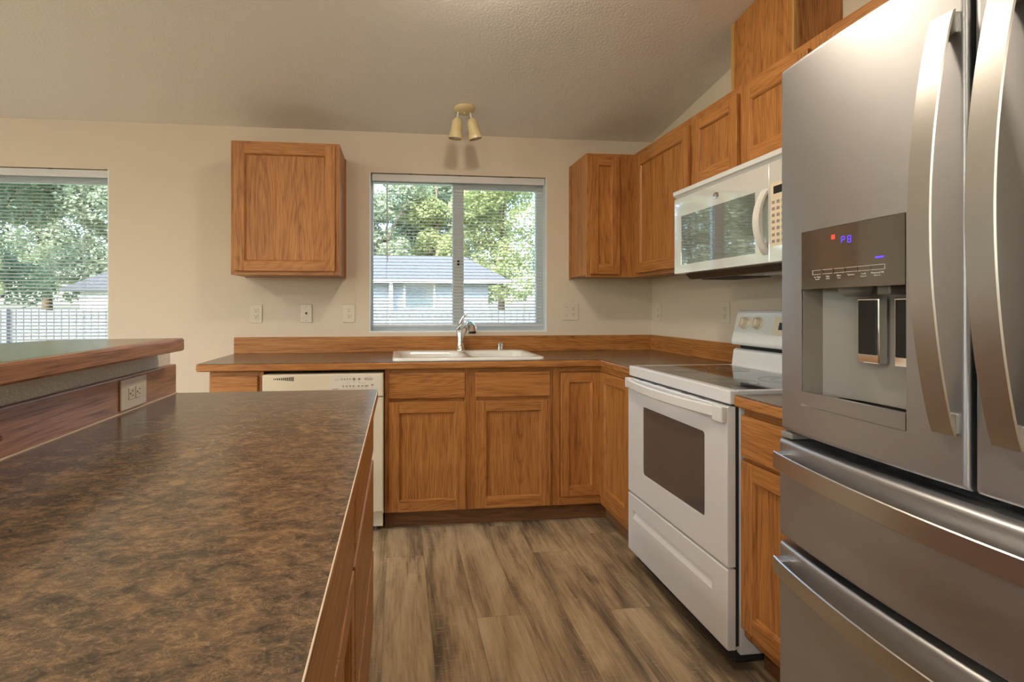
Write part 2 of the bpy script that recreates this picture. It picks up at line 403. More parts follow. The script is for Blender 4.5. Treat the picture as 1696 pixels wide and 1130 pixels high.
def curved_panel(mb, y0, y1, z0, z1, xf_, back, r=.010, hole=None, rt=None, mi=0):
    """front skin at x=xf_(y), rounded edges, depth to x=back; y0<y1; rt = larger rounding at the top edge"""
    rt = rt or r
    def axis(a0, a1, r0, r1, extra):
        P = [a0+r0*(1-math.cos(k*PI/8)) for k in range(5)] + [a1-r1*(1-math.cos(k*PI/8)) for k in range(5)]
        n = 14; P += [a0+r0+.003, a1-r1-.003]
        P += [a0+(a1-a0)*k/n for k in range(1, n) if a0+r0 < a0+(a1-a0)*k/n < a1-r1]
        P += extra
        return sorted(set(round(p, 6) for p in P))
    ex_y = [hole[0], hole[1]] if hole else []; ex_z = [hole[2], hole[3]] if hole else []
    ys = axis(y0, y1, r, r, ex_y); zs = axis(z0, z1, r, rt, ex_z)
    def sink_(d, rr_):
        if d >= rr_: return 0.0
        return rr_-math.sqrt(max(0.0, rr_*rr_-(rr_-d)**2))
    tb = bmesh.new(); G = {}
    for j, y in enumerate(ys):
        for k, z in enumerate(zs):
            dx = sink_(min(y-y0, y1-y), r)+sink_(z-z0, r)+sink_(z1-z, rt)
            G[j, k] = tb.verts.new((xf_(y)+min(dx, max(r, rt)), y, z))
    for j in range(len(ys)-1):
        for k in range(len(zs)-1):
            if hole and hole[0]-1e-6 <= ys[j] and ys[j+1] <= hole[1]+1e-6 and hole[2]-1e-6 <= zs[k] and zs[k+1] <= hole[3]+1e-6: continue
            tb.faces.new((G[j, k], G[j, k+1], G[j+1, k+1], G[j+1, k]))
    J, K = len(ys)-1, len(zs)-1
    border = [(j, 0) for j in range(J)]+[(J, k) for k in range(K)]+[(j, K) for j in range(J, 0, -1)]+[(0, k) for k in range(K, 0, -1)]
    bk = {}
    for b in border: v = G[b]; bk[b] = tb.verts.new((back, v.co.y, v.co.z))
    n = len(border)
    for i in range(n):
        a, b = border[i], border[(i+1) % n]; tb.faces.new((G[a], G[b], bk[b], bk[a]))
    if not hole: tb.faces.new([bk[b] for b in border])
    else:
        hx = [(j, k) for (j, k) in G if abs(ys[j]-hole[0]) < 1e-5 and hole[2]-1e-5 <= zs[k] <= hole[3]+1e-5]
        y_lo, y_hi, z_lo, z_hi = hole
        jl, jh = min(range(len(ys)), key=lambda i: abs(ys[i]-y_lo)), min(range(len(ys)), key=lambda i: abs(ys[i]-y_hi))
        kl, kh = min(range(len(zs)), key=lambda i: abs(zs[i]-z_lo)), min(range(len(zs)), key=lambda i: abs(zs[i]-z_hi))
        rim = [(j, kl) for j in range(jl, jh)]+[(jh, k) for k in range(kl, kh)]+[(j, kh) for j in range(jh, jl, -1)]+[(jl, k) for k in range(kh, kl, -1)]
        rb = {b: tb.verts.new((back, G[b].co.y, G[b].co.z)) for b in rim}
        for i in range(len(rim)):
            a, b = rim[i], rim[(i+1) % len(rim)]; tb.faces.new((G[b], G[a], rb[a], rb[b]))
        oc = [bk[(0, 0)], bk[(J, 0)], bk[(J, K)], bk[(0, K)]]; ic = [rb[(jl, kl)], rb[(jh, kl)], rb[(jh, kh)], rb[(jl, kh)]]
        for i in range(4): tb.faces.new((oc[i], oc[(i+1) % 4], ic[(i+1) % 4], ic[i]))
    mb.merge(tb, mi, True, recalc=not hole)
    return mb
def rr(x0, x1, y0, y1, r, n=6):
    P = []
    for cx_, cy_, a0 in ((x1-r, y1-r, 0), (x0+r, y1-r, PI/2), (x0+r, y0+r, PI), (x1-r, y0+r, 3*PI/2)):
        for k in range(n+1): a = a0+PI/2*k/n; P.append((cx_+r*math.cos(a), cy_+r*math.sin(a)))
    return P
# ---- shaker style oak door: stiles, rails, recessed panel
def oak_door(parent, xf, a0, a1, z0, z1, hor, name='door', stile=0.057, rail=0.057, t=0.019, label=None):
    a0, a1 = sorted((a0, a1))
    mb = MB([M['oak_z'], M['oak_'+hor]], xf)
    mb.box(a0, a0+stile, 0.001, t, z0, z1, 0.0025, 0)
    mb.box(a1-stile, a1, 0.001, t, z0, z1, 0.0025, 0)
    mb.box(a0+stile-0.0005, a1-stile+0.0005, 0.001, t-0.0006, z1-rail, z1, 0.0012, 1)
    mb.box(a0+stile-0.0005, a1-stile+0.0005, 0.001, t-0.0006, z0, z0+rail, 0.0012, 1)
    # moulded inner edge
    i0, i1, j0, j1 = a0+stile, a1-stile, z0+rail, z1-rail
    w = 0.007
    for (p, q) in (((i0, j0), (i0, j1)), ((i1, j0), (i1, j1))):
        s = 1 if p[0] == i0 else -1
        mb.prism([(p[0]-0.001*s, 0.002), (p[0]+w*s, 0.002), (p[0]+w*s, 0.0075), (p[0]+0.003*s, t-0.0045), (p[0]-0.001*s, t-0.003)], j0-0.001, j1+0.001, 'xy', 0)
    for zz, s in ((j0, 1), (j1, -1)):
        mb.prism([(0.002, zz-0.001*s), (0.002, zz+w*s), (0.0075, zz+w*s), (t-0.0045, zz+0.003*s), (t-0.003, zz-0.001*s)], i0, i1, 'yz', 1)
    d = mb.build(name, parent, label=label)
    pm = MB([M['oak_z']], xf); pm.box(i0+0.002, i1-0.002, 0.002, 0.0065, j0+0.002, j1-0.002)
    pm.build('panel', d)
    return d
def slab(parent, xf, a0, a1, z0, z1, hor, name='drawer', t=0.019, label=None):
    mb = MB([M['oak_'+hor]], xf); mb.box(a0, a1, 0.001, t, z0, z1, 0.004, 0, 3)
    return mb.build(name, parent, label=label)

# ------------------------------------------------------------------ room shell
XR = 1.739; XL = -4.6; YB = 0.0; YF = -6.2; ZW = 2.345; SL = 0.139
def zc(y): return ZW - SL*y
structure(MB(M['floor']).box(XL-0.15, XR+0.15, YF-0.15, 0.15, -0.12, 0.0).build('floor', origin=(0, 0, 0)))
mb = MB(M['ceil'])
mb.prism([(0.15, zc(0.15)), (YF-0.15, zc(YF-0.15)), (YF-0.15, zc(YF-0.15)+0.15), (0.15, zc(0.15)+0.15)], XL-0.15, XR+0.15, 'yz')
structure(mb.build('ceiling', origin=(0, 0, 2.345)))
# back wall with two window openings
WX0, WX1, WZ0, WZ1 = -0.189, 0.991, 1.042, 2.081
LX0, LX1, LZ0, LZ1 = -3.45, -1.767, 0.92, 2.052
WT = 0.15; ZT = ZW+0.02
mb = MB(M['wall'])
for (a, b, c, d) in ((XL-.15, LX0, 0, ZT), (LX0, LX1, 0, LZ0), (LX0, LX1, LZ1, ZT), (LX1, WX0, 0, ZT), (WX0, WX1, 0, WZ0), (WX0, WX1, WZ1, ZT), (WX1, XR+.15, 0, ZT)):
    mb.box(a, b, 0.0, WT, c, d)
structure(mb.build('wall_back', origin=(0, 0, 0)))
mb = MB(M['wall'])
mb.prism([(0.0, 0), (YF, 0), (YF, zc(YF)+.02), (0.0, zc(0)+.02)], XR, XR+0.15, 'yz')
structure(mb.build('wall_right', origin=(XR, 0, 0)))
# left wall and front wall behind the camera, with openings added for daylight
SX0, SX1, SZ1 = -5.2, -0.9, 2.15       # y range of the added glazed opening
mb = MB(M['wall'])
mb.prism([(0.0, 0), (SX1, 0), (SX1, zc(SX1)+.02), (0.0, zc(0)+.02)], XL-.15, XL, 'yz')
mb.prism([(SX0, 0), (YF, 0), (YF, zc(YF)+.02), (SX0, zc(SX0)+.02)], XL-.15, XL, 'yz')
mb.prism([(SX1, SZ1), (SX0, SZ1), (SX0, zc(SX0)+.02), (SX1, zc(SX1)+.02)], XL-.15, XL, 'yz')
structure(mb.build('wall_left', origin=(XL, 0, 0)))
FX0, FX1, FZ0, FZ1 = -3.3, -1.3, 0.9, 2.1
mb = MB(M['wall'])
zt = zc(YF)+.02
for (a, b, c, d) in ((XL-.15, FX0, 0, zt), (FX0, FX1, 0, FZ0), (FX0, FX1, FZ1, zt), (FX1, XR+.15, 0, zt)):
    mb.box(a, b, YF-.15, YF, c, d)
structure(mb.build('wall_front', origin=(0, YF, 0)))

# windows: vinyl frame + panes
def window(name, x0, x1, z0, z1, mull, label):
    root = bpy.data.objects.new(name, None); COL.objects.link(root); root.location = ((x0+x1)/2, 0.1, z0)
    root['kind'] = 'structure'; root['label'] = label
    f = MB(M['vinyl'])
    Y0, Y1 = 0.082, 0.135
    f.box(x0, x0+.02, Y0, Y1, z0, z1, .003); f.box(x1-.05, x1, Y0, Y1, z0, z1, .003)
    f.box(x0+.019, x1-.049, Y0, Y1, z1-.045, z1, .003); f.box(x0+.019, x1-.049, Y0, Y1, z0, z0+.045, .003)
    f.box(mull-.022, mull+.052, Y0-.004, Y1, z0+.04, z1-.04, .003)
    # sliding sash on the right
    f.box(mull+.05, x1-.048, Y0+.006, Y1-.01, z1-.075, z1-.04, .002)
    f.box(mull+.05, x1-.048, Y0+.006, Y1-.01, z0+.04, z0+.052, .002)
    f.box(mull-.003, mull+.0, Y0-.007, Y0, z0+.045, z1-.045)
    f.box(x0, x1, 0.004, Y0, z0-.001, z0+.008, .002)        # white sill inside the reveal
    f.box(x0-.001, x0+.006, 0.001, Y0, z0, z1); f.box(x1-.006, x1+.001, 0.001, Y0, z0, z1)   # white reveal liners
    fo = f.build('window_frame', root)
    g = MB(M['pane']); g.box(x0+.018, mull-.02, .112, .116, z0+.04, z1-.04); g.box(mull+.05, x1-.045, .106, .110, z0+.045, z1-.07)
    g.build('pane', root)
    lt = MB(M['black']); lt.box(mull+.006, mull+.02, Y0-.02, Y0-.004, z0+.44, z0+.48, .002); lt.build('latch', root)
    return root
window('window_1', WX0, WX1, WZ0, WZ1, 0.385, 'white vinyl sliding window over the sink')
window('window_2', LX0, LX1, LZ0, LZ1, -2.62, 'white vinyl window at the left')
# unseen glazed door left and window behind, added to bring in daylight
d = MB(M['vinyl'])
for a, b in ((SX0, SX0+.07), (SX1-.07, SX1), (-3.09, -3.01)): d.box(XL-.10, XL-.04, a, b, 0.0, SZ1, .003)
d.box(XL-.10, XL-.04, SX0, SX1, SZ1-.07, SZ1, .003); d.box(XL-.10, XL-.04, SX0, SX1, 0.0, .08, .003)
dr = d.build('added_door', origin=(XL-.07, -2.55, 0)); structure(dr)
g = MB(M['pane']); g.box(XL-.072, XL-.068, SX0+.06, SX1-.06, .07, SZ1-.06); g.build('pane', dr)
d = MB(M['vinyl'])
for a, b in ((FX0, FX0+.06), (FX1-.06, FX1), (-2.33, -2.27)): d.box(a, b, YF-.1, YF-.04, FZ0, FZ1, .003)
d.box(FX0, FX1, YF-.1, YF-.04, FZ0, FZ0+.06, .003); d.box(FX0, FX1, YF-.1, YF-.04, FZ1-.06, FZ1, .003)
dr = d.build('added_window', origin=(-2.3, YF-.07, FZ0)); structure(dr)
g = MB(M['pane']); g.box(FX0+.05, FX1-.05, YF-.072, YF-.068, FZ0+.05, FZ1-.05); g.build('pane', dr)

# ------------------------------------------------------------------ blinds
def blind(x0, x1, z0, z1, label, zlow, cords, wand):
    root = thing('window_blind', label, 'blind', ((x0+x1)/2, 0.04, z1-.03))
    h = MB(M['slat']); h.box(x0+.006, x1-.006, .022, .058, z1-.042, z1-.012, .004)
    h.box(x0+.004, x1-.004, .014, .020, z1-.05, z1-.004, .003)
    h.build('headrail', root)
    for f in (0.22, 0.5, 0.8):
        br = MB(M['black']); xx = x0+(x1-x0)*f; br.box(xx-.012, xx+.012, .016, .05, z1-.012, z1-.001, .001)
        br.build('mounting_bracket', root)
    s = MB(M['slat']); z = z1-.066; n = 0; tilt = math.radians(16)
    while z > zlow+.016:
        yc, hw = .042, .0125
        c, sn = math.cos(tilt), math.sin(tilt)
        prof = []
        for k in range(5):
            u = -1+k*.5; crown = .0016*(1-u*u)
            prof.append((yc+u*hw*c-crown*sn, z+u*hw*sn+crown*c))
        t = bmesh.new(); rows = []
        for (yy, zz) in prof: rows.append((t.verts.new((x0+.01, yy, zz)), t.verts.new((x1-.01, yy, zz)), t.verts.new((x0+.01, yy, zz-.0005)), t.verts.new((x1-.01, yy, zz-.0005))))
        for a, b in zip(rows, rows[1:]):
            t.faces.new((a[0], b[0], b[1], a[1])); t.faces.new((a[2], a[3], b[3], b[2]))
            t.faces.new((a[0], a[2], b[2], b[0])); t.faces.new((a[1], b[1], b[3], a[3]))
        t.faces.new((rows[0][0], rows[0][1], rows[0][3], rows[0][2])); t.faces.new((rows[-1][0], rows[-1][2], rows[-1][3], rows[-1][1]))
        s.merge(t, 0, False)
        z -= .0213; n += 1
    s.build('slats', root)
    b = MB(M['slat']); b.box(x0+.008, x1-.008, .030, .055, zlow, zlow+.014, .003); b.build('bottom_rail', root)
    for xx in cords:
        c = MB(M['slat'])
        for yy in (.029, .055): c.box(xx-.0008, xx+.0008, yy-.0005, yy+.0005, zlow+.01, z1-.04)
        c.box(xx-.0008, xx+.0008, .029, .055, zlow+.0095, zlow+.0105)
        c.build('ladder_cord', root)
    w = MB(M['slat'])
    w.tube([(wand, .012, z1-.05), (wand, .010, z1-.2), (wand+.002, .010, z1-.58)], .0032, 8); w.build('tilt_wand', root)
blind(WX0+.012, WX1-.008, WZ0, WZ1, 'white mini blind with open slats over the sink window', WZ0+.035, (-.08, .385, .85), -.075)
blind(LX0+.012, LX1-.008, LZ0, LZ1, 'white mini blind with open slats in the window at far left', LZ0+.035, (-3.2, -2.62, -2.45, -1.93), -2.75)

# ------------------------------------------------------------------ upper cabinets
CT, CB = 2.159, 1.392
def carcass(parent, x0, x1, y0, y1, z0, z1, hor, name='body'):
    mb = MB([M['oak_z'], M['oak_'+hor]]); mb.box(x0, x1, y0, y1, z0, z1, .0015)
    return mb.build(name, parent)
# left wall cabinet
c1, c2 = -.952, -.343
t = thing('wall_cabinet', 'oak wall cabinet with one wide door hanging alone left of the sink window', 'cabinet', ((c1+c2)/2, 0, CB), 'oak cabinets on the walls')
mb = MB([M['oak_z'], M['oak_x']])
mb.box(c1, c2, -.301, -.001, CB+.001, CT, .0015, 0)
mb.build('body', t)
mb = MB([M['oak_z'], M['oak_x']])      # face frame
mb.box(c1, c1+.038, -.32, -.301, CB, CT, .0015, 0); mb.box(c2-.038, c2, -.32, -.301, CB, CT, .0015, 0)
mb.box(c1+.038, c2-.038, -.3195, -.301, CT-.04, CT, .001, 1); mb.box(c1+.038, c2-.038, -.3195, -.301, CB, CB+.04, .001, 1)
mb.build('face_frame', t)
for xx in (c2, c1-.006):
    mb = MB([M['oak_z']]); mb.box(xx, xx+.006, -.022, -.001, CB-.001, CT-.002, .001); mb.build('scribe_strip', t)
oak_door(t, fr_back(-.32), -.931, -.368, 1.413, 2.141, 'x')
# corner cabinet (short door facing the camera)
t = thing('wall_cabinet', 'oak corner wall cabinet with one narrow door right of the sink window', 'cabinet', (1.3, 0, CB), 'oak cabinets on the walls')
mb = MB([M['oak_z'], M['oak_x']]); mb.box(1.151, XR-.001, -.301, -.001, CB+.012, CT, .0015)
mb.build('body', t)
mb = MB([M['oak_z'], M['oak_x']])
mb.box(1.151, 1.18, -.32, -.301, CB, CT, .0015, 0); mb.box(1.352, XR-.28+.018, -.32, -.301, CB, CT, .001, 0)
mb.box(1.18, 1.352, -.3195, -.301, CT-.03, CT, .001, 1); mb.box(1.18, 1.352, -.3195, -.301, CB, CB+.03, .001, 1)
mb.build('face_frame', t)
mb = MB([M['oak_z']]); mb.box(1.145, 1.151, -.022, -.001, CB-.001, CT-.002, .001); mb.build('scribe_strip', t)
oak_door(t, fr_back(-.32), 1.173, 1.360, 1.41, 2.14, 'x', stile=.05, rail=.057)
# cabinet A on the right wall
XC = XR-.28
def wall_cab_right(label, ya, yb, z0, z1, doors, stiles):
    t = thing('wall_cabinet', label, 'cabinet', (XR-.15, (ya+yb)/2, z0), 'oak cabinets on the walls')
    mb = MB([M['oak_z']]); mb.box(XC+.019, XR-.001, yb, ya, z0+.012, z1, .0015); mb.build('body', t)
    mb = MB([M['oak_z'], M['oak_y']])
    for a, b in stiles: mb.box(XC, XC+.019, b, a, z0, z1, .001, 0)
    mb.box(XC+.0008, XC+.019, yb+.01, ya-.01, z1-.042, z1, .001, 1); mb.box(XC+.0008, XC+.019, yb+.01, ya-.01, z0, z0+.035, .001, 1)
    mb.build('face_frame', t)
    for (a, b, c, d) in doors: oak_door(t, fr_right(XC), -a, -b, c, d, 'y')
    return t
wall_cab_right('oak wall cabinet with one wide door between the corner and the microwave', -.322, -1.0, CB, CT, [(-.378, -.965, 1.413, 2.122)], [(-.322, -.40), (-.94, -1.0)])
wall_cab_right('short oak wall cabinet with two doors directly above the microwave', -1.0015, -1.772, 1.782, CT, [(-1.008, -1.350, 1.806, 2.124), (-1.378, -1.742, 1.806, 2.124)], [(-1.0015, -1.04), (-1.34, -1.39), (-1.73, -1.772)])
wall_cab_right('oak wall cabinet partly hidden behind the top of the refrigerator', -1.7735, -2.235, CB, CT, [(-1.80, -2.21, 1.413, 2.124)], [(-1.7735, -1.81), (-2.2, -2.235)])
# oak chase above the microwave cabinet
t = thing('vent_chase', 'oak box enclosing the vent duct between the cabinet tops and the ceiling', 'duct cover', (1.63, -1.38, CT))
bx0, by0, by1 = 1.53, -1.57, -1.19
mb = MB([M['oak_z']])
mb.prism([(by1, CT+.001), (by0, CT+.001), (by0, zc(by0)-.002), (by1, zc(by1)-.002)], bx0, XR-.002, 'yz'); mb.build('body', t)
for (ya, yb, xa, xb_) in ((by1+.004, by1-.018, bx0-.004, bx0+.02), (by0+.008, by0-.004, bx0-.004, bx0+.014)):
    mb = MB([M['oak_trim']])
    mb.prism([(ya, CT+.001), (yb, CT+.001), (yb, zc(yb)-.003), (ya, zc(ya)-.003)], xa, xb_, 'yz')
    mb.build('corner_trim', t, label='pale oak corner strip')

# ------------------------------------------------------------------ base cabinets, back run
FB = -.60   # face plane of the back run
def toe_back(mb, x0, x1): mb.box(x0, x1, -.545, -.53, .001, .10, 0, 0)
t = thing('base_cabinet', 'small oak base cabinet at the left end of the back counter beside the dishwasher', 'cabinet', (-.84, -.3, 0), 'oak base cabinets')
mb = MB([M['oak_z']]); mb.box(-.972, -.702, -.581, -.004, .095, .868, .001); mb.build('body', t)
mb = MB([M['oak_z'], M['oak_x']]); mb.box(-.972, -.95, FB, -.581, .1, .868, .001); mb.box(-.735, -.702, FB, -.581, .1, .868, .001)
mb.box(-.95, -.735, FB+.0008, -.581, .84, .868, .001, 1); mb.box(-.95, -.735, FB+.0008, -.581, .1, .135, .001, 1); mb.build('face_frame', t)
slab(t, fr_back(FB), -.956, -.729, .715, .848, 'x'); oak_door(t, fr_back(FB), -.956, -.729, .115, .695, 'x', stile=.05)
mb = MB([M['oak_dark']]); toe_back(mb, -.972, -.702); mb.build('toe_kick', t)

t = thing('base_cabinet', 'wide oak sink cabinet with two doors under two drawer fronts', 'cabinet', (.39, -.3, 0), 'oak base cabinets')
mb = MB([M['oak_z']])
mb.box(-.075, -.056, -.581, -.004, .095, .868); mb.box(.835, .850, -.581, -.004, .095, .868); mb.box(-.056, .835, -.581, -.004, .095, .115); mb.box(-.056, .835, -.012, -.004, .115, .70)
mb.build('body', t)
mb = MB([M['oak_z'], M['oak_x']])
for a, b in ((-.075, -.040), (.345, .432), (.822, .850)): mb.box(a, b, FB, -.581, .10, .872, .001, 0)
for a, b in ((-.040, .345), (.432, .822)):
    for c, d in ((.10, .135), (.68, .735), (.84, .872)): mb.box(a, b, FB+.0008, -.581, c, d, .001, 1)
mb.build('face_frame', t)
slab(t, fr_back(FB), -.054, .358, .714, .850, 'x', 'drawer_front', label='drawer front with bold wavy grain')
slab(t, fr_back(FB), .416, .834, .714, .850, 'x', 'drawer_front')
oak_door(t, fr_back(FB), -.054, .362, .107, .694, 'x'); oak_door(t, fr_back(FB), .418, .836, .107, .694, 'x')
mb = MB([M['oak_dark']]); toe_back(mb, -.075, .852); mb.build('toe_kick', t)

t = thing('base_cabinet', 'oak corner cabinet with two doors meeting in the inside corner', 'cabinet', (1.35, -.35, 0), 'oak base cabinets')
FRX = 1.128
mb = MB([M['oak_z']])
mb.prism([(.852, -.004), (XR-.004, -.004), (XR-.004, -1.04), (FRX+.019, -1.04), (FRX+.019, -.581), (.852, -.581)], .095, .868, 'xy'); mb.build('body', t)
mb = MB([M['oak_z'], M['oak_x'], M['oak_y']])
mb.box(.852, .893, FB, -.581, .10, .872, .001, 0)
mb.box(.893, FRX, FB+.0008, -.581, .845, .872, .001, 1); mb.box(.893, FRX, FB+.0008, -.581, .10, .145, .001, 1)
mb.box(FRX, FRX+.019, -1.04, -.60, .845, .872, .001, 2); mb.box(FRX, FRX+.019, -1.04, -.60, .10, .145, .001, 2)
mb.box(FRX, FRX+.019, -1.04, -1.005, .10, .872, .001, 0)
mb.build('face_frame', t)
oak_door(t, fr_back(-.590), .896, FRX-.002, .148, .842, 'x', stile=.05, rail=.055)
oak_door(t, fr_right(FRX+.010), .611, 1.002, .148, .842, 'y', stile=.06, rail=.055)
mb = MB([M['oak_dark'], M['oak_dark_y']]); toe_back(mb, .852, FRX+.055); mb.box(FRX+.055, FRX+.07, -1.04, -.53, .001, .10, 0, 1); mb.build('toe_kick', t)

# ------------------------------------------------------------------ dishwasher
t = thing('dishwasher', 'bisque built-in dishwasher with a label panel under the back counter', 'dishwasher', (-.39, -.3, 0))
mb = MB([M['bisque'], M['dark']]); mb.box(-.695, -.080, -.600, -.02, .10, .855, .001, 0); mb.build('tub', t)
DX0, DX1 = -.696, -.081; DF = -.655
mb = MB([M['bisque'], M['black']])
mb.box(DX0, DX1, DF, -.601, .735, .856, .006, 0, 3)
for k in range(11):
    xx = -.640+k*.0095; hgt = .006+.0016*k
    mb.box(xx, xx+.0055, DF-.0006, DF+.003, .836-hgt/2-.002, .836+hgt/2-.002, 0, 1)
mb.build('control_panel', t)
mb = MB([M['bisque_panel'], M['grey_lbl']])
mb.prism([(-.355, .852), (-.37, .74), (-.098, .74), (-.092, .852)], DF-.0015, DF+.001, 'xz', 0)
X = fr_back(DF-.0016)
mb2 = MB([M['grey_lbl'], M['grey_lbl']])
for k in range(4): mb2.prism([(-.295+k*.014+.004*math.cos(a), .829+.004*math.sin(a)) for a in [i*PI/4 for i in range(8)]], DF-.0026, DF-.001, 'xz')
for xx, r in ((-.232, .0075), (-.206, .0065)): mb2.lathe([(r, 0), (r, .0022)], (xx, DF-.001, .829), (0, -1, 0), 16)
for k, xx in enumerate((-.288, -.270, -.252, -.235, -.208, -.190, -.173, -.163)): mb2.lathe([(.0045, 0), (.0045, .002)], (xx, DF-.001, .793), (0, -1, 0), 12)
mb2.lathe([(.0055, 0), (.0055, .002)], (-.138, DF-.001, .797), (0, -1, 0), 12)
for k, xx in enumerate((-.288, -.270, -.252, -.235, -.208, -.190, -.170, -.138)): mb2.box(xx-.005, xx+.005, DF-.0022, DF-.001, .7815, .783)
for xx in (-.232, -.206): mb2.box(xx-.005, xx+.005, DF-.0022, DF-.001, .813, .8148)
mb2.box(-.332, -.312, DF-.0022, DF-.001, .824, .826); mb2.box(-.342, -.312, DF-.0022, DF-.001, .776, .780)
mb2.box(-.270, -.252, DF-.002, DF-.001, .808, .809); mb2.box(-.208, -.170, DF-.002, DF-.001, .808, .809)
ring = [(-.158+.021*math.cos(a), .829+.008*math.sin(a)) for a in [i*PI/12 for i in range(24)]]
for i in range(24):
    a, b = ring[i], ring[(i+1) % 24]; mb2.tube([(a[0], DF-.0018, a[1]), (b[0], DF-.0018, b[1])], .0006, 5)
text_mb(mb2, 'Whirlpool', .0105, textmx(X, -.158, .001, .829))
lp = mb.build('label_panel', t); mb2.build('printed_marks', lp)
mb = MB([M['bisque']]); mb.box(DX0, DX1, DF+.006, -.601, .125, .731, .006, 0, 3); mb.build('door', t)
mb = MB([M['bisque'], M['dark']]); mb.box(DX0+.003, DX1-.003, -.598, -.585, .03, .12, .002, 0); mb.build('kick_plate', t)
for xx in (DX1-.05, DX0+.03):
    mb = MB([M['grey_pl']]); mb.lathe([(.012, 0), (.012, .004), (.006, .006), (.006, .03)], (xx+.01, -.56, 0), seg=12); mb.build('levelling_foot', t)

# ------------------------------------------------------------------ countertops
CZ = .914
def edge_prof(o, i, lo=.874, hi=CZ-.0025):    # profile of the oak edge (outer o, inner i)
    s = 1 if o > i else -1
    return [(i, lo), (o-.005*s, lo), (o, lo+.006), (o, hi-.006), (o-.004*s, hi), (i, hi)]
t = thing('countertop', 'long brown laminate countertop on the back wall turning to the stove', 'countertop', (.4, -.3, .874))
kx0 = -1.025; xi = 1.115; ye = -1.047
sx0, sx1, sy0, sy1 = -.015, .795, -.565, -.085     # sink cut-out
mb = MB([M['lam']])
mb.box(kx0+.0015, xi+.016, -.6345, -.62, CZ-.003, CZ, .0008); mb.box(kx0+.0015, kx0+.016, -.62, -.003, CZ-.003, CZ); mb.box(xi+.0015, xi+.016, ye, -.633, CZ-.003, CZ)
mb.box(kx0+.016, sx0, -.620, -.003, .874, CZ, 0); mb.box(sx0, sx1, -.620, sy0, .874, CZ, 0); mb.box(sx0, sx1, sy1, -.003, .874, CZ, 0)
mb.box(sx1, xi+.016, -.620, -.003, .874, CZ, 0)
mb.box(xi+.016, XR-.003, ye, -.003, .874, CZ, 0)
mb.build('worktop', t)
mb = MB([M['oak_x'], M['oak_y']])
mb.prism(edge_prof(-.636, -.620), kx0+.004, xi, 'yz', 0)
mb.prism(edge_prof(kx0, kx0+.016), -.6355, -.004, 'xz', 1)
mb.prism(edge_prof(xi, xi+.016), ye, -.626, 'xz', 1)
mb.build('edge_band', t, label='solid oak front edge')
mb = MB([M['oak_x'], M['oak_y']])
mb.box(-1.025, XR-.003, -.019, -.001, CZ, 1.016, .0015, 0); mb.box(XR-.019, XR-.001, ye, -.019, CZ, 1.016, .0015, 1)
mb.build('backsplash', t, label='low oak backsplash board')
t = thing('countertop', 'short brown laminate countertop between the stove and refrigerator', 'countertop', (1.4, -2.03, .874))
mb = MB([M['lam']]); mb.box(xi+.006, XR-.003, -2.236, -1.826, .874, CZ); mb.box(xi-.0085, xi+.006, -2.236, -1.825, CZ-.003, CZ); mb.build('worktop', t)
mb = MB([M['oak_y']]); mb.prism(edge_prof(xi-.010, xi+.006), -2.236, -1.824, 'xz', 0); mb.build('edge_band', t)
mb = MB([M['oak_y']]); mb.box(XR-.019, XR-.001, -2.236, -1.826, CZ, 1.016, .0015); mb.build('backsplash', t)

# right base cabinet
t = thing('base_cabinet', 'narrow oak base cabinet with a drawer and a door between stove and refrigerator', 'cabinet', (1.42, -2.03, 0), 'oak base cabinets')
RX = 1.138
mb = MB([M['oak_z']]); mb.box(RX+.019, XR-.004, -2.234, -1.828, .115, .868, .001); mb.build('body', t)
mb = MB([M['oak_z'], M['oak_y']]); mb.box(RX, RX+.019, -1.862, -1.828, .115, .868, .001); mb.box(RX, RX+.019, -2.234, -2.205, .115, .868, .001)
for c, d in ((.115, .15), (.69, .73), (.845, .868)): mb.box(RX+.0008, RX+.019, -2.205, -1.862, c, d, .001, 1)
mb.build('face_frame', t)
slab(t, fr_right(RX), 1.836, 2.225, .712, .850, 'y'); oak_door(t, fr_right(RX), 1.836, 2.225, .150, .700, 'y')
mb = MB([M['oak_dark_y']]); mb.box(RX+.07, RX+.085, -2.234, -1.828, .001, .115); mb.build('toe_kick', t)

# ------------------------------------------------------------------ sink, faucet, air gap
t = thing('kitchen_sink', 'white double bowl drop-in sink in the counter under the window', 'sink', (.39, -.325, CZ))
mb = MB([M['sink'], M['chrome']])
RX0, RX1, RY0, RY1 = -.035, .815, -.600, -.045
bowls = [(.008, .372, -.560, -.150), (.402, .775, -.560, -.150)]
tb = bmesh.new()
levels = [(0.0, CZ+.0005), (.0, CZ+.008), (.004, CZ+.013), (.012, CZ+.0145)]
rings = []
for ins, z in levels: rings.append([tb.verts.new((x, y, z)) for x, y in rr(RX0+ins, RX1-ins, RY0+ins, RY1-ins, .045)])
for a, b in zip(rings, rings[1:]):
    n = len(a)
    for i in range(n): tb.faces.new((a[i], a[(i+1) % n], b[(i+1) % n], b[i]))
top_edges = [tb.edges.get((rings[-1][i], rings[-1][(i+1) % n])) for i in range(n)]
fill = list(top_edges)
for (x0, x1, y0, y1) in bowls:
    br = []
    for ins, z in ((0, CZ+.0145), (.006, CZ+.010), (.010, CZ-.01), (.022, CZ-.15), (.05, CZ-.175)):
        br.append([tb.verts.new((x, y, z)) for x, y in rr(x0+ins, x1-ins, y0+ins, y1-ins, .06)])
    m_ = len(br[0])
    for a, b in zip(br, br[1:]):
        for i in range(m_): tb.faces.new((a[i], a[(i+1) % m_], b[(i+1) % m_], b[i]))
    tb.faces.new(br[-1])
    fill += [tb.edges.get((br[0][i], br[0][(i+1) % m_])) for i in range(m_)] if tb.edges.get((br[0][0], br[0][1])) else []
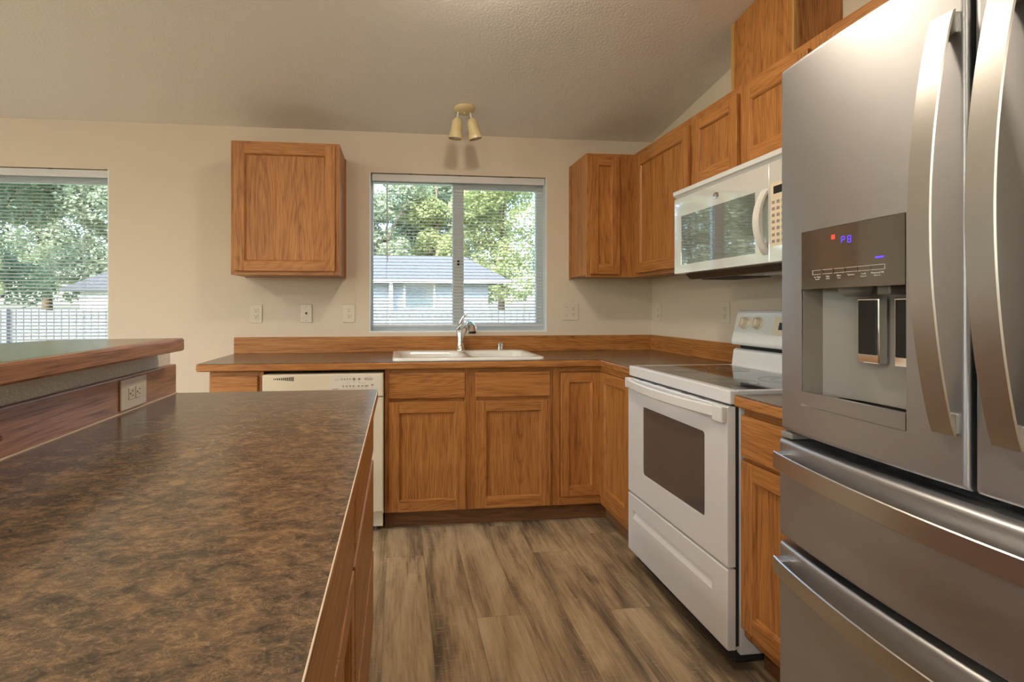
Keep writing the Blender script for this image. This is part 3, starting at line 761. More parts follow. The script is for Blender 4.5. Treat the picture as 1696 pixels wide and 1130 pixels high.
bmesh.ops.triangle_fill(tb, use_beauty=True, edges=fill, normal=(0, 0, 1))
mb.merge(tb, 0, True)
so = mb.build('basin', t, sharp=50)
for (x0, x1, y0, y1) in bowls:
    mb = MB([M['chrome']]); mb.lathe([(.04, 0), (.042, .003), (.03, .004), (.0, .002)], ((x0+x1)/2, (y0+y1)/2, CZ-.175), seg=20)
    mb.build('drain', t)
fx, fy, fz = .395, -.095, CZ+.0145
t = thing('kitchen_faucet', 'chrome pull-out faucet with a lever handle behind the sink', 'faucet', (fx, fy, fz))
mb = MB([M['chrome']]); mb.lathe([(.031, 0), (.031, .004), (.028, .009), (.025, .014), (.0235, .05), (.021, .10), (.020, .115)], (fx, fy, fz), seg=28)
mb.build('body', t)
mb = MB([M['chrome'], M['black']])
P = [(fx+.004, fy, fz+.085), (fx+.014, fy-.012, fz+.120), (fx+.028, fy-.035, fz+.152), (fx+.042, fy-.070, fz+.168), (fx+.050, fy-.110, fz+.164), (fx+.053, fy-.140, fz+.146), (fx+.054, fy-.150, fz+.120)]
mb.tube(P, [.018, .020, .022, .025, .0275, .028, .026], 24)
mb.lathe([(.023, .001), (.023, -.004), (.015, -.006)], (fx+.054, fy-.150, fz+.120), seg=20, mi=1)
mb.build('spray_head', t)
mb = MB([M['chrome']])
P = [(fx-.006, fy+.002, fz+.08), (fx-.014, fy+.004, fz+.13), (fx-.008, fy+.004, fz+.170), (fx+.010, fy-.002, fz+.205), (fx+.034, fy-.012, fz+.232)]
mb.tube(P, [(.018, .017), (.019, .016), (.017, .012), (.012, .008), (.010, .006)], 16); mb.build('lever', t)
t = MB([M['chrome']]); t.lathe([(.021, 0), (.021, .003), (.0185, .006), (.0185, .034), (.0195, .036), (.0195, .042), (.015, .046), (.0, .047)], (.655, -.09, CZ+.0145), seg=28)
tag(t.build('air_gap', origin=(.655, -.09, CZ+.0145)), 'small chrome air gap cap on the sink rim right of the faucet', 'air gap')

# ------------------------------------------------------------------ range
ry0, ry1 = -1.822, -1.054     # near, far
t = thing('electric_range', 'white freestanding electric range with black glass cooktop', 'stove', (1.4, (ry0+ry1)/2, 0))
RF = 1.095
mb = MB([M['white'], M['dark']])
mb.box(RF+.034, 1.70, ry0+.002, ry1-.002, .045, .885, .002, 0)
mb.box(RF+.0185, RF+.035, ry0+.010, ry1-.010, .07, .878, 0, 1)
mb.build('body', t)
mb = MB([M['white']])
# cooktop frame: four rails around the glass
gx0, gx1 = RF+.032, 1.585
mb.box(RF-.004, gx0, ry0, ry1, .880, .927, .005, 0, 3); mb.box(gx1, 1.70, ry0, ry1, .886, .927, .003, 0)
mb.box(gx0-.004, gx1+.004, ry0, ry0+.018, .886, .927, .003); mb.box(gx0-.004, gx1+.004, ry1-.018, ry1, .886, .927, .003)
mb.box(gx0-.004, gx1+.004, ry0+.01, ry1-.01, .886, .918, 0)
mb.build('cooktop_frame', t)
mb = MB([M['cooktop'], M['ring']]); mb.box(gx0-.001, gx1+.001, ry0+.0175, ry1-.0175, .9185, .9265, .001)
for (cx_, cy_, r_) in ((1.24, -1.25, .105), (1.24, -1.62, .085), (1.47, -1.25, .085), (1.47, -1.62, .105)):
    for rr_ in (r_, r_*.62):
        mb.lathe([(rr_, 0), (rr_, .0004), (rr_-.003, .0004), (rr_-.003, 0)], (cx_, cy_, .9265), seg=48, mi=1, cap=False)
mb.build('glass_cooktop', t)
# oven door
XD = RF-.012
a0, a1 = -ry1+.006, -ry0-.004
wy0, wy1, wz0, wz1 = 1.210, 1.690, .455, .762
dz0, dz1 = .338, .872; T = .030
XO = RF+.018-T
mb = MB([M['white'], M['dark']])
curved_panel(mb, -a1, -a0, dz0, dz1, lambda y: XO, RF+.018, .005, (-wy1, -wy0, wz0, wz1))
for k in range(5): mb.box(XO+.006, XO+.012, -a0-.10-k*.12, -a0-.14-k*.12, dz1-.002, dz1+.0008, 0, 1)
d = mb.build('oven_door', t)
mb = MB([M['white']])       # inner edge of the opening with rounded corners
def ringpoly(x0, x1, z0, z1, rad, inn_):
    o_ = [(x1, z1), (x0, z1), (x0, z0), (x1, z0)]
    return o_
tb = bmesh.new()
inner = [(-y, z) for y, z in rr(wy0+.002, wy1-.002, wz0+.002, wz1-.002, .013, 6)]
nI = len(inner)//4
outc = [(-wy1-.001, wz1+.001), (-wy0+.001, wz1+.001), (-wy0+.001, wz0-.001), (-wy1-.001, wz0-.001)]
vi = [tb.verts.new((XO+.0008, y, z)) for y, z in inner]; vb = [tb.verts.new((XO+.010, y, z)) for y, z in inner]
vc = [tb.verts.new((XO+.0008, y, z)) for y, z in outc]
for c_ in range(4):
    for k in range(nI-1): tb.faces.new((vi[c_*nI+k], vi[c_*nI+k+1], vc[c_]))
    tb.faces.new((vi[c_*nI+nI-1], vi[((c_+1)*nI) % len(vi)], vc[(c_+1) % 4], vc[c_]))
for k in range(len(vi)): tb.faces.new((vi[k], vi[(k+1) % len(vi)], vb[(k+1) % len(vi)], vb[k]))
mb.merge(tb, 0, False, recalc=False); mb.build('window_trim', d)
mb = MB([M['ovenglass']]); mb.box(XO+.004, XO+.008, -wy1, -wy0, wz0, wz1); mb.build('oven_window', d, label='dark oven window glass')
# handle: wide bowed bar
def bow(mb, xf, a0, a1, z0, z1, out0, bulge, thick, mi=0, n=24, axis='a', pw=1.0, edge=.004, ins=0.0):
    """bar along the width (axis a) or height (axis z), bowed outwards; section rounded rectangle"""
    t = bmesh.new(); rings = []
    for k in range(n+1):
        u = k/n; s = (max(0.0, math.sin(PI*u)))**pw
        o = out0+bulge*s; th = thick
        lo, hi = (z0, z1)
        sec = [(lo+ins, o-th), (lo, o-edge), (lo+edge, o), (hi-edge, o), (hi, o-edge), (hi-ins, o-th)]
        if axis == 'a':
            a = a0+(a1-a0)*u; ring = [t.verts.new((a, oo, zz)) for zz, oo in sec]
        else:
            a = a0+(a1-a0)*u; ring = [t.verts.new((zz, oo, a)) for zz, oo in sec]
        rings.append(ring)
    for r0, r1 in zip(rings, rings[1:]):
        m_ = len(r0)
        for i in range(m_): t.faces.new((r0[i], r0[(i+1) % m_], r1[(i+1) % m_], r1[i]))
    t.faces.new(rings[0][::-1]); t.faces.new(rings[-1])
    mb.merge(t, mi, True)
mb = MB([M['white_pl']], fr_right(RF+.018-T))
bow(mb, None, a0+.0, a1-.035, .829, .868, .012, .038, .014, pw=.8)
mb.box(a0, a0+.05, 0.0, .016, .826, .872, .003); mb.box(a1-.055, a1, 0.0, .020, .818, .872, .004)
mb.build('door_handle', d)
# storage drawer
mb = MB([M['white'], M['white']])
gy0, gy1, gz0, gz1 = -a1+.085, -a0-.055, .222, .262
curved_panel(mb, -a1, -a0, .062, .330, lambda y: XO, RF+.018, .005, (gy0, gy1, gz0, gz1))
mb.prism([(XO, gz0), (XO+.020, gz1), (XO, gz1), (XO+.026, gz1+.002), (XO+.026, gz0-.002)][:1]+[(XO+.018, gz1), (XO+.026, gz1+.002), (XO+.026, gz0-.002)], gy0, gy1, 'xz', 0)
mb.build('storage_drawer', t)
mb = MB([M['dark']]); mb.box(RF+.03, RF+.2, ry0+.02, ry1-.02, .012, .05); 
for yy in (ry0+.05, ry1-.05):
    for xx in (RF+.06, 1.64): mb.lathe([(.018, 0), (.018, .05)], (xx, yy, 0), seg=12)
mb.build('feet', t)
# backguard
mb = MB([M['white']])
mb.prism([(1.602, .925), (1.612, 1.000), (1.622, 1.008), (1.70, 1.008), (1.70, .925)], ry0+.010, ry1-.018, 'xz', 0, .004)
mb.build('backguard', t)
mb = MB([M['dark']]); mb.box(1.628, 1.70, ry0+.03, ry1-.05, 1.006, 1.030); mb.build('vent_gap', t)
mb = MB([M['white']])
pf = [(1.590, 1.026), (1.586, 1.040), (1.618, 1.178), (1.628, 1.190), (1.70, 1.190), (1.70, 1.026)]
mb.prism(pf, ry0+.002, ry1-.038, 'xz', 0, .005)
cp = mb.build('control_panel', t)
nrm = Vector((-(1.178-1.040), 0, (1.618-1.586))).normalized()
def on_panel(y, f):   # point on sloped panel face
    return Vector((1.586+.032*f, y, 1.040+.138*f))
for i, yy in enumerate((-1.168, -1.258, -1.660, -1.745)):
    p = on_panel(yy, .66)
    mb = MB([M['almond']]); mb.lathe([(.030, -.002), (.030, .003), (.026, .006), (.0235, .022), (.021, .026), (.0, .027)], p, nrm, 28)
    ax = nrm; up_ = Vector((0, 0, 1)); sid = Vector((0, 1, 0))
    tb = bmesh.new(); bmesh.ops.create_cube(tb, size=1.0)
    vz = nrm.cross(sid).normalized()
    for v in tb.verts:
        v.co = p + nrm*(.026+v.co.x*.010) + sid*(v.co.y*.008) + vz*(v.co.z*.042)
    mb.merge(tb, 0); mb.build('knob', cp, label='cream burner knob')
mb = MB([M['almond'], M['black']])
tb = bmesh.new()
vz = nrm.cross(Vector((0, 1, 0))).normalized()
for (yc_, hw, hh, mi_, off) in ((-1.44, .082, .042, 0, .0008), (-1.44, .05, .016, 1, .0016)):
    p = on_panel(yc_, .6)+nrm*off; q = [p+Vector((0, sy_*hw, 0))+vz*(sz_*hh) for sy_, sz_ in ((-1, -1), (1, -1), (1, 1), (-1, 1))]
    mb.prism([(0, 0), (0, 0.0001), (.0001, 0)], 0, .0001) if False else mb.quad(q, mi_)
mb.build('clock_panel', cp)

# ------------------------------------------------------------------ microwave
my0, my1, mx = -1.772, -1.011, 1.343
t = thing('microwave', 'white over-the-range microwave under the short oak cabinet', 'microwave', (1.55, (my0+my1)/2, 1.36))
mb = MB([M['white']]); mb.box(mx+.036, XR-.004, my0, my1, 1.366, 1.779, .002); mb.build('body', t)
mb = MB([M['white'], M['grey_pl']])
mb.prism([(mx+.036, 1.735), (mx+.012, 1.735), (mx-.004, 1.748), (mx-.006, 1.766), (mx+.010, 1.772), (mx+.036, 1.772)], my0, my1, 'xz', 0)
mb.build('vent_grille', t)
split = -1.677
XM = fr_right(mx+.034)
wa, wb_, wc, wd = 1.074, 1.600, 1.408, 1.640
T = .034; z0m, z1m = 1.366, 1.731
mb = MB([M['mwdoor']]); curved_panel(mb, split+.001, my1, z0m, z1m, lambda y: mx, mx+.034, .004, (-wb_, -wa, wc, wd))
d = mb.build('door', t)
mb = MB([M['mwglass']], XM); mb.box(wa-.001, wb_+.001, .01, T-.0015, wc-.001, wd+.001, .0005); mb.build('door_window', d, label='grey reflective door window')
mb = MB([M['chrome'], M['white_pl']])
mb.lathe([(.021, 0), (.021, .002), (.0175, .003)], (0, 0, 0), (0, 0, 1), 28, 0); mb.lathe([(.0172, .0), (.0172, .0026), (.0, .0026)], (0, 0, 0), (0, 0, 1), 28, 1)
for v in mb.bm.verts: v.co = Vector((mx-v.co.z, -1.355+v.co.x, 1.682+v.co.y*.60))
X2 = fr_right(mx-.0026); text_mb(mb, 'Whirlpool', .0075, textmx(X2, 1.355, .0004, 1.682), 0)
mb.build('badge', d, label='small oval silver badge')
mb = MB([M['almond'], M['white_pl']], XM)
bow(mb, None, 1.398, 1.640, 1.640, 1.672, T+.003, .042, .016, mi=1, axis='z', pw=.75, edge=.006)
mb.build('door_handle', d, label='arched white handle')
mb = MB([M['mwdoor']], XM); mb.box(-split+.001, -my0, 0, T, z0m, z1m, .003)
cp = mb.build('control_panel', t)
mb = MB([M['almond'], M['black']], XM)
mb.box(1.684, 1.762, T-.001, T+.0008, 1.425, 1.652, .0005, 0); mb.box(1.700, 1.752, T, T+.0016, 1.612, 1.640, .0005, 1)
pad = mb.build('keypad', cp)
mb = MB([M['grey_lbl']], XM)
for r_ in range(7):
    for c_ in range(3):
        mb.box(1.692+c_*.024, 1.706+c_*.024, T+.0006, T+.0018, 1.436+r_*.0235, 1.447+r_*.0235, .0004)
mb.build('buttons', pad)
mb = MB([M['pewter'], M['dark'], M['steel_h']])
mb.prism([(mx+.045, 1.366), (mx+.075, 1.340), (1.66, 1.340), (1.70, 1.366)], my0+.01, my1-.02, 'xz', 0)
mb.box(mx+.14, mx+.24, my0+.08, my1-.45, 1.336, 1.341, .001, 2); mb.box(mx+.10, mx+.27, -1.33, -1.08, 1.337, 1.341, .001, 1)
mb.build('underside_panel', t, label='dark metal underside')

# ------------------------------------------------------------------ refrigerator
fy0, fy1 = -3.166, -2.252; gap = -2.706
t = thing('refrigerator', 'tall stainless steel french door refrigerator with two bottom drawers', 'refrigerator', (1.32, -2.71, 0))
mb = MB([M['body_grey'], M['dark']])
mb.box(1.035, 1.70, fy0+.006, fy1-.006, .05, 1.755, .004, 0)
mb.box(1.016, 1.036, fy0+.02, fy1-.02, .07, 1.74, 0, 1)
mb.build('cabinet_body', t)
for bxx in ((1.02, 1.10, fy1-.05, fy1-.008, 1.755, 1.778), (1.02, 1.10, fy0+.008, fy0+.05, 1.755, 1.778), (.930, 1.03, fy1-.045, fy1-.008, .887, .902)):
    mb = MB([M['grey_pl']]); mb.box(*bxx, .003); mb.build('hinge_cover', t)
mb = MB([M['dark']]); mb.box(1.02, 1.68, fy0+.03, fy1-.03, .0, .05); mb.build('base_grille', t)
def door_x(y): return .911+.023*abs((y-gap)/.454)**3
def drawer_x(y): return .889+.040*((y-gap)/.454)**2
H = (-2.598, -2.336, .978, 1.375)
mb = MB([M['steel']]); curved_panel(mb, gap+.004, fy1-.004, .905, 1.782, door_x, 1.016, .008, H)
ld = mb.build('door', t, sharp=40, label='left door with the ice and water dispenser')
mb = MB([M['steel']]); curved_panel(mb, fy0+.004, gap-.005, .905, 1.782, door_x, 1.016, .008); rd = mb.build('door', t, sharp=40, label='right door, plain')
for (z0, z1) in ((.650, .884), (.085, .632)):
    mb = MB([M['steel']]); curved_panel(mb, fy0+.004, fy1-.004, z0, z1, drawer_x, 1.016, .006, None, .010)
    dd = mb.build('drawer', t, sharp=40)
    zz1 = z1-.026; zz0 = zz1-.041
    hb = MB([M['steel_h']])
    xf = fr_right(.900)
    bow(hb, None, 2.278, 3.140, zz0, zz1, .004, .052, .013, n=40, pw=.85, edge=.002, ins=.008)
    hb.box(2.278, 2.305, -.03, .002, zz0+.002, zz1-.002, .002); hb.box(3.113, 3.140, -.03, .002, zz0+.002, zz1-.002, .002)
    hb.bm.transform(xf)
    bmesh.ops.reverse_faces(hb.bm, faces=hb.bm.faces[:]) if xf.determinant() < 0 else None
    hb.build('drawer_handle', dd, sharp=30)
for door_, (ya, yb) in ((ld, (2.651, 2.692)), (rd, (2.742, 2.785))):
    hb = MB([M['steel_v']])
    bow(hb, None, .992, 1.690, ya, yb, .010, .046, .013, n=40, axis='z', pw=.8, edge=.002, ins=.010)
    for z0, z1 in ((.992, 1.03), (1.652, 1.690)): hb.box(ya+.004, yb-.004, -.006, .006, z0+.002, z1-.002, .002)
    xf = fr_right(.910); hb.bm.transform(xf)
    if xf.determinant() < 0: bmesh.ops.reverse_faces(hb.bm, faces=hb.bm.faces[:])
    hb.build('door_handle', door_, sharp=30)
# dispenser in the left door
hy0, hy1, hz0, hz1 = H
mb = MB([M['cavity'], M['cavity']])
xb = 1.010
ARC = [(hy0+(hy1-hy0)*k/10, xb-.035*(abs(k/10-.5)*2)**3) for k in range(11)]
tb = bmesh.new()    # concave cavity liner
lo = [tb.verts.new((x, y, hz0+.02)) for y, x in ARC]; hi = [tb.verts.new((x, y, hz1)) for y, x in ARC]
for i in range(10): tb.faces.new((lo[i], lo[i+1], hi[i+1], hi[i]))
mb.merge(tb, 0, True, recalc=False)
mb.box(door_x(hy1)+.004, xb-.03, hy1-.001, hy1+.003, hz0, hz1); mb.box(door_x(hy0)+.004, xb-.03, hy0-.003, hy0+.001, hz0, hz1)
mb.box(door_x(hy0)+.01, xb, hy0, hy1, hz0-.002, hz0+.003); mb.box(.93, xb, hy0, hy1, hz1-.06, hz1-.056)
mb.build('dispenser_cavity', ld)
mb = MB([M['steel'], M['pewter']])
def px(y): return door_x(y)-.001
N_ = 10; ysl = [hy0+.001+(hy1-hy0-.002)*k/N_ for k in range(N_+1)]
poly = [(px(y), y) for y in ysl]+[(px(y)+.012, y) for y in reversed(ysl)]
mb.prism(poly, hz0+.001, hz0+.032, 'xy', 0)
poly = [(px(y)+.012, y) for y in ysl]+[(xb-.036, y) for y in reversed(ysl)]
mb.prism(poly, hz0+.003, hz0+.020, 'xy', 1)
mb.build('drip_tray', ld)
mb = MB([M['dispglass']])
poly = [(px(y), y) for y in ysl]+[(.955, y) for y in reversed(ysl)]
mb.prism(poly, 1.244, hz1-.001, 'xy', 0); dp = mb.build('display_panel', ld, label='dark glossy display panel')
XP = fr_right(.9125)
mb = MB([M['led_red'], M['led_blue'], M['pale_lbl']])
def face(mb_, y, z, hw, hh, mi, off=.0006):
    x = px(y)-off; mb_.box(x, x+.0012, y-hw, y+hw, z-hh, z+hh, 0, mi)
face(mb, -2.434, 1.352, .0042, .0045, 0)
mb.build('red_indicator', dp, label='red square light')
mb = MB([M['led_blue']])
def seg7(y, z, segs, w=.0065, h=.0065, th=.0009):
    S = {'a': (0, 1, 'h'), 'g': (0, 0, 'h'), 'd': (0, -1, 'h'), 'f': (1, .5, 'v'), 'b': (-1, .5, 'v'), 'e': (1, -.5, 'v'), 'c': (-1, -.5, 'v')}
    for s_ in segs:
        a, b, k = S[s_]
        if k == 'h': face(mb, y, z+b*h, w*.5, th, 0)
        else: face(mb, y+a*w*.6, z+b*h, th, h*.42, 0)
seg7(-2.460, 1.343, 'abefg'); mb.build('lit_digit', dp, label='violet segment digit')
mb = MB([M['led_blue']]); seg7(-2.476, 1.3425, 'abcdefg'); mb.build('lit_digit', dp, label='violet segment digit')
mb = MB([M['led_blue']]); face(mb, -2.546, 1.299, .009, .0018, 0); mb.build('lit_dash', dp, label='violet dash')
mb = MB([M['pale_lbl']])
for k in range(6):
    y0_, y1_ = -2.374-k*.0305, -2.374-(k+1)*.0305
    for z_ in (1.2755, 1.2845): face(mb, (y0_+y1_)/2, z_, .0152, .0004, 0)
    face(mb, y0_, 1.280, .0004, .0045, 0); face(mb, y1_, 1.280, .0004, .0045, 0)
for k, (a, b) in enumerate((('Ice Type', 'Vacation'), ('Light', 'On/Off'), ('Filter', 'Reset'), ('Options', ''), ('Lock', 'Dispenser'), ('Measured Fill', 'Hold 3 sec'))):
    y_ = -2.389-k*.0305
    if a: text_mb(mb, a, .0052, textmx(fr_right(px(y_)-.0006), -y_, .0002, 1.2695), 0, .0002)
    if b: text_mb(mb, b, .0034, textmx(fr_right(px(y_)-.0006), -y_, .0002, 1.2645), 0, .0002)
mb.build('button_labels', dp)
mb = MB([M['grey_pl'], M['black']]); mb.lathe([(.034, 0), (.03, -.012), (.018, -.02), (.0, -.02)], (.965, -2.435, 1.246), seg=24); mb.box(.95, .99, -2.53, -2.50, 1.228, 1.246, .003)
mb.build('dispenser_spout', ld)
for yy in (-2.446, -2.531):
    mb = MB([M['chrome'], M['black']])
    mb.box(.984, 1.004, yy-.026, yy+.026, 1.085, 1.222, .002, 0); mb.box(.981, .985, yy-.021, yy+.021, 1.103, 1.218, .001, 1)
    mb.build('dispenser_paddle', ld, label='black paddle in a chrome frame')

# ------------------------------------------------------------------ island with raised bar
ix0, ix1, iy1, iy0 = -.747, -.073, -1.571, -3.75
t = thing('kitchen_island', 'oak island cabinet with drawers and doors facing the aisle at left', 'island', (-.4, -2.6, 0))
IF = -.106
mb = MB([M['oak_z']]); mb.box(ix0+.004, IF-.019, iy0, iy1-.02, .095, .868, .001); mb.build('body', t)
mb = MB([M['oak_z'], M['oak_y']])
ycut = [(-1.585, -1.625), (-2.345, -2.40), (-3.02, -3.07), (-3.70, -3.75)]
for a, b in ycut: mb.box(IF-.019, IF, b, a, .1, .874, .001, 0)
for (a, b) in ((-1.625, -2.345), (-2.40, -3.02), (-3.07, -3.70)):
    for c, d in ((.1, .135), (.68, .72), (.85, .874)): mb.box(IF-.019, IF-.0008, b, a, c, d, .001, 1)
    if a == -1.625: mb.box(IF-.019, IF-.0008, b, a, .38, .42, .001, 1)
mb.build('face_frame', t)
xf = fr_left(IF)
for c, d in ((.708, .850), (.392, .676), (.112, .362)): slab(t, xf, -2.362, -1.605, c, d, 'y')
for a, b in ((-3.035, -2.388), (-3.71, -3.055)):
    slab(t, xf, a, b, .700, .845, 'y')
oak_door(t, xf, -2.708, -2.388, .112, .682, 'y'); oak_door(t, xf, -3.035, -2.715, .112, .682, 'y')
oak_door(t, xf, -3.71, -3.055, .112, .682, 'y')
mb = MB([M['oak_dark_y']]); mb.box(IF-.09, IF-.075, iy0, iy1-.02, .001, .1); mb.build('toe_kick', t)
mb = MB([M['oak_z']]); mb.box(ix0+.004, IF-.0, iy1-.02, iy1-.006, .001, .872, .001); mb.build('end_panel', t)

t = thing('countertop', 'large brown mottled laminate countertop on the island in the foreground', 'countertop', (-.4, -2.6, .874))
mb = MB([M['lam']]); mb.box(ix0, ix1-.014, iy0, iy1+.0, .876, CZ, 0); mb.box(ix1-.014, ix1-.0012, iy0, iy1, CZ-.003, CZ, 0); mb.build('worktop', t)
mb = MB([M['oak_y'], M['oak_x']]); mb.prism(edge_prof(ix1, ix1-.014, .876), iy0, iy1, 'xz', 0); mb.build('edge_band', t)
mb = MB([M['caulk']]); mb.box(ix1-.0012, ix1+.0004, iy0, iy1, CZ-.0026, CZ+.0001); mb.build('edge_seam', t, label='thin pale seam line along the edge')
# half wall
ledz = 1.105
mb = MB([M['halfwall']]); mb.box(-.885, ix0-.0195+.0, iy0, iy1+.0, 0.0, ledz-.041, .002)
structure(mb.build('wall_half', origin=(-.82, -2.6, 0)), 'textured cream half wall behind the island counter')
mb = MB([M['oak_red'], M['oak_dark']]); mb.box(ix0-.019, ix0, iy0, iy1, CZ+.0005, 1.012, .003)
mb.lathe([(.0, .0005), (.004, .0005), (.006, 0)], (ix0, -2.36, .955), (1, 0, 0), 14, 1)
bs = mb.build('backsplash', t, label='wide oak board with a dark knot')
mb = MB([M['caulk']]); mb.box(ix0-.001, ix0+.004, iy0, iy1, CZ+.0002, CZ+.0025); mb.build('caulk_line', t)
# bar ledge
t = thing('bar_ledge', 'raised brown laminate bar ledge with rounded oak edge on the half wall', 'counter', (-.9, -2.6, ledz-.04))
outer = [(-.685, iy0), (-.685, -1.665), (-.693, -1.656), (-.86, -1.672)]
for k in range(11):
    a = PI/2+.15+(PI/2-.15)*k/10; outer.append((-.93+.235*math.cos(a), -1.91+.235*math.sin(a)))
outer = [(-.685, iy0), (-.685, -1.668), (-.692, -1.656), (-.88, -1.688), (-1.00, -1.720), (-1.045, -1.755), (-1.075, -1.81), (-1.09, -1.88), (-1.095, -2.0), (-1.095, iy0)]
def inset(poly, d):
    c = []
    n = len(poly)
    for i in range(n):
        p0, p1, p2 = Vector(poly[i-1]), Vector(poly[i]), Vector(poly[(i+1) % n])
        e1 = (p1-p0).normalized(); e2 = (p2-p1).normalized()
        n1 = Vector((-e1.y, e1.x)); n2 = Vector((-e2.y, e2.x)); b = (n1+n2)
        b = b.normalized()/max(.5, b.normalized().dot(n1))
        c.append(tuple(p1+b*d))
    return c
inn = inset(outer, .016)
mb = MB([M['lam']]); mb.prism(inn, ledz-.038, ledz, 'xy'); mb.build('ledge_top', t)
mb = MB([M['oak_red']])
tb = bmesh.new(); R = []
for (d_, z_) in ((.016, ledz-.04), (.003, ledz-.04), (0, ledz-.035), (0, ledz-.007), (.004, ledz-.001), (.016, ledz-.0006)):
    R.append([tb.verts.new((x, y, z_)) for x, y in inset(outer, d_)])
for a, b in zip(R, R[1:]+[R[0]]):
    n = len(a)
    for i in range(n): tb.faces.new((a[i], a[(i+1) % n], b[(i+1) % n], b[i]))
mb.merge(tb, 0, False); mb.build('edge_band', t, label='rounded reddish oak edge', sharp=30)

# ------------------------------------------------------------------ outlets
def receptacle(mb, a, z, s=1.0, horiz=False, face=.006):
    def B(da, dz, wa_, wz, y0, y1, mi):
        if horiz: da, dz, wa_, wz = dz, -da, wz, wa_
        mb.box(a+da-wa_/2, a+da+wa_/2, y0, y1, z+dz-wz/2, z+dz+wz/2, .0008 if mi == 0 else 0, mi)
    for k in (1, -1):
        B(0, k*.0195*s, .033*s, .029*s, face-.002, face+.002, 0)
        B(-.0065*s, k*.0195*s+.005, .0022*s, .009*s, face+.001, face+.0024, 1); B(.0065*s, k*.0195*s+.005, .0022*s, .0075*s, face+.001, face+.0024, 1)
        B(0, k*.0195*s-.007, .005*s, .005*s, face+.001, face+.0024, 1)
def plate(name, label, cat, xf, a0, a1, z0, z1, kind, group=None, cx=None):
    a, z = (a0+a1)/2, (z0+z1)/2
    c = xf @ Vector((a, 0, z))
    t = thing(name, label, cat, c, group)
    mb = MB([M['plate']], xf); mb.box(a0, a1, .0005, .006, z0, z1, .003, 0, 3); pl = mb.build('cover_plate', t)
    if kind == 'duplex':
        mb = MB([M['plate'], M['plate_hole']], xf); receptacle(mb, a, z); mb.build('receptacle', t)
    elif kind == 'double':
        mb = MB([M['plate'], M['plate_hole']], xf); receptacle(mb, a+.023, z); mb.build('receptacle', t)
        mb = MB([M['plate'], M['plate_hole']], xf); mb.box(a-.0285, a-.0175, .004, .0072, z-.012, z+.012, .001); mb.box(a-.026, a-.020, .006, .016, z-.006, z+.004, .002)
        for dz in (.03, -.03): mb.lathe([(.0028, 0), (.0028, .001)], (a-.023, .006, z+dz), (0, 1, 0), 8, 1)
        mb.build('toggle_switch', t)
    elif kind == 'jack':
        mb = MB([M['plate_hole']], xf); mb.box(a-.006, a+.006, .0052, .0068, z-.006, z+.008, .001); mb.build('jack_socket', t)
        for dz in (.045, -.045):
            mb = MB([M['grey_lbl']], xf); mb.lathe([(.003, 0), (.003, .0012)], (a, .0058, z+dz), (0, 1, 0), 8); mb.build('screw', t)
    elif kind == 'horizontal':
        mb = MB([M['plate'], M['plate_hole']], xf); receptacle(mb, a-.0, z, 1.0, True); mb.build('receptacle', t)
    return t
XB = fr_back(0.0)
plate('power_outlet', 'cream wall outlet under the left end of the lone wall cabinet', 'outlet', XB, -.932, -.858, 1.106, 1.222, 'duplex')
plate('phone_jack', 'tan wall plate with one small dark jack, under the lone wall cabinet', 'wall plate', XB, -.622, -.551, 1.108, 1.224, 'jack')
plate('power_outlet', 'cream wall outlet just left of the sink window', 'outlet', XB, -.356, -.281, 1.108, 1.224, 'duplex')
plate('power_outlet', 'wide cream wall plate with a switch and outlet right of the sink window', 'outlet', XB, 1.093, 1.209, 1.118, 1.235, 'double')
XW = fr_right(XR)
plate('power_outlet', 'cream wall outlet on the right wall next to the corner', 'outlet', XW, .060, .135, 1.112, 1.228, 'duplex')
plate('power_outlet', 'cream wall outlet on the right wall just left of the stove control panel', 'outlet', XW, .785, .860, 1.118, 1.234, 'duplex')
plate('power_outlet', 'large sideways cream outlet on the oak board behind the island counter', 'outlet', fr_left(ix0), -1.938, -1.795, .922, 1.005, 'horizontal')

# ------------------------------------------------------------------ ceiling spotlights
fxp = Vector((.388, -.339, zc(-.339)))
nrm_c = Vector((0, -SL, -1)).normalized()      # pointing down out of the ceiling
t = thing('ceiling_spotlight', 'cream ceiling light with two bell-shaped spot heads in front of the window wall', 'light fixture', fxp)
mb = MB([M['cream_metal']]); mb.lathe([(.062, 0), (.063, .004), (.060, .010), (.050, .018), (.030, .024), (.008, .026), (.0, .026)], fxp+nrm_c*(-.0), nrm_c, 36)
mb.lathe([(.006, .024), (.006, .029), (.004, .032), (.0, .032)], fxp, nrm_c, 12); mb.build('canopy', t)
for sx_, dx_ in ((-1, Vector((-.10, .05, -1))), (1, Vector((.23, .05, -1)))):
    hd = dx_.normalized()
    j0 = fxp+Vector((sx_*.036, 0, -.012)); j1 = j0+Vector((sx_*.006, -.004, -.052))
    p0 = j1+hd*(-.004)
    mb = MB([M['cream_metal']]); 
    prof = [(.006, -.004), (.014, .0), (.024, .010), (.0305, .028), (.032, .060), (.033, .082), (.0375, .088), (.0395, .108), (.040, .122), (.0375, .122), (.0365, .108), (.030, .085), (.0, .08)]
    mb.lathe(prof, p0, hd, 32, 0, False)
    h = mb.build('spot_head', t)
    mb = MB([M['white_pl']]); mb.tube([j0, j1], .0048, 12); mb.build('stem', h)
    mb = MB([M['brass_bulb']]); mb.lathe([(.0, .084), (.018, .088), (.029, .105), (.028, .114), (.0, .122)], p0, hd, 24); mb.build('bulb', h)

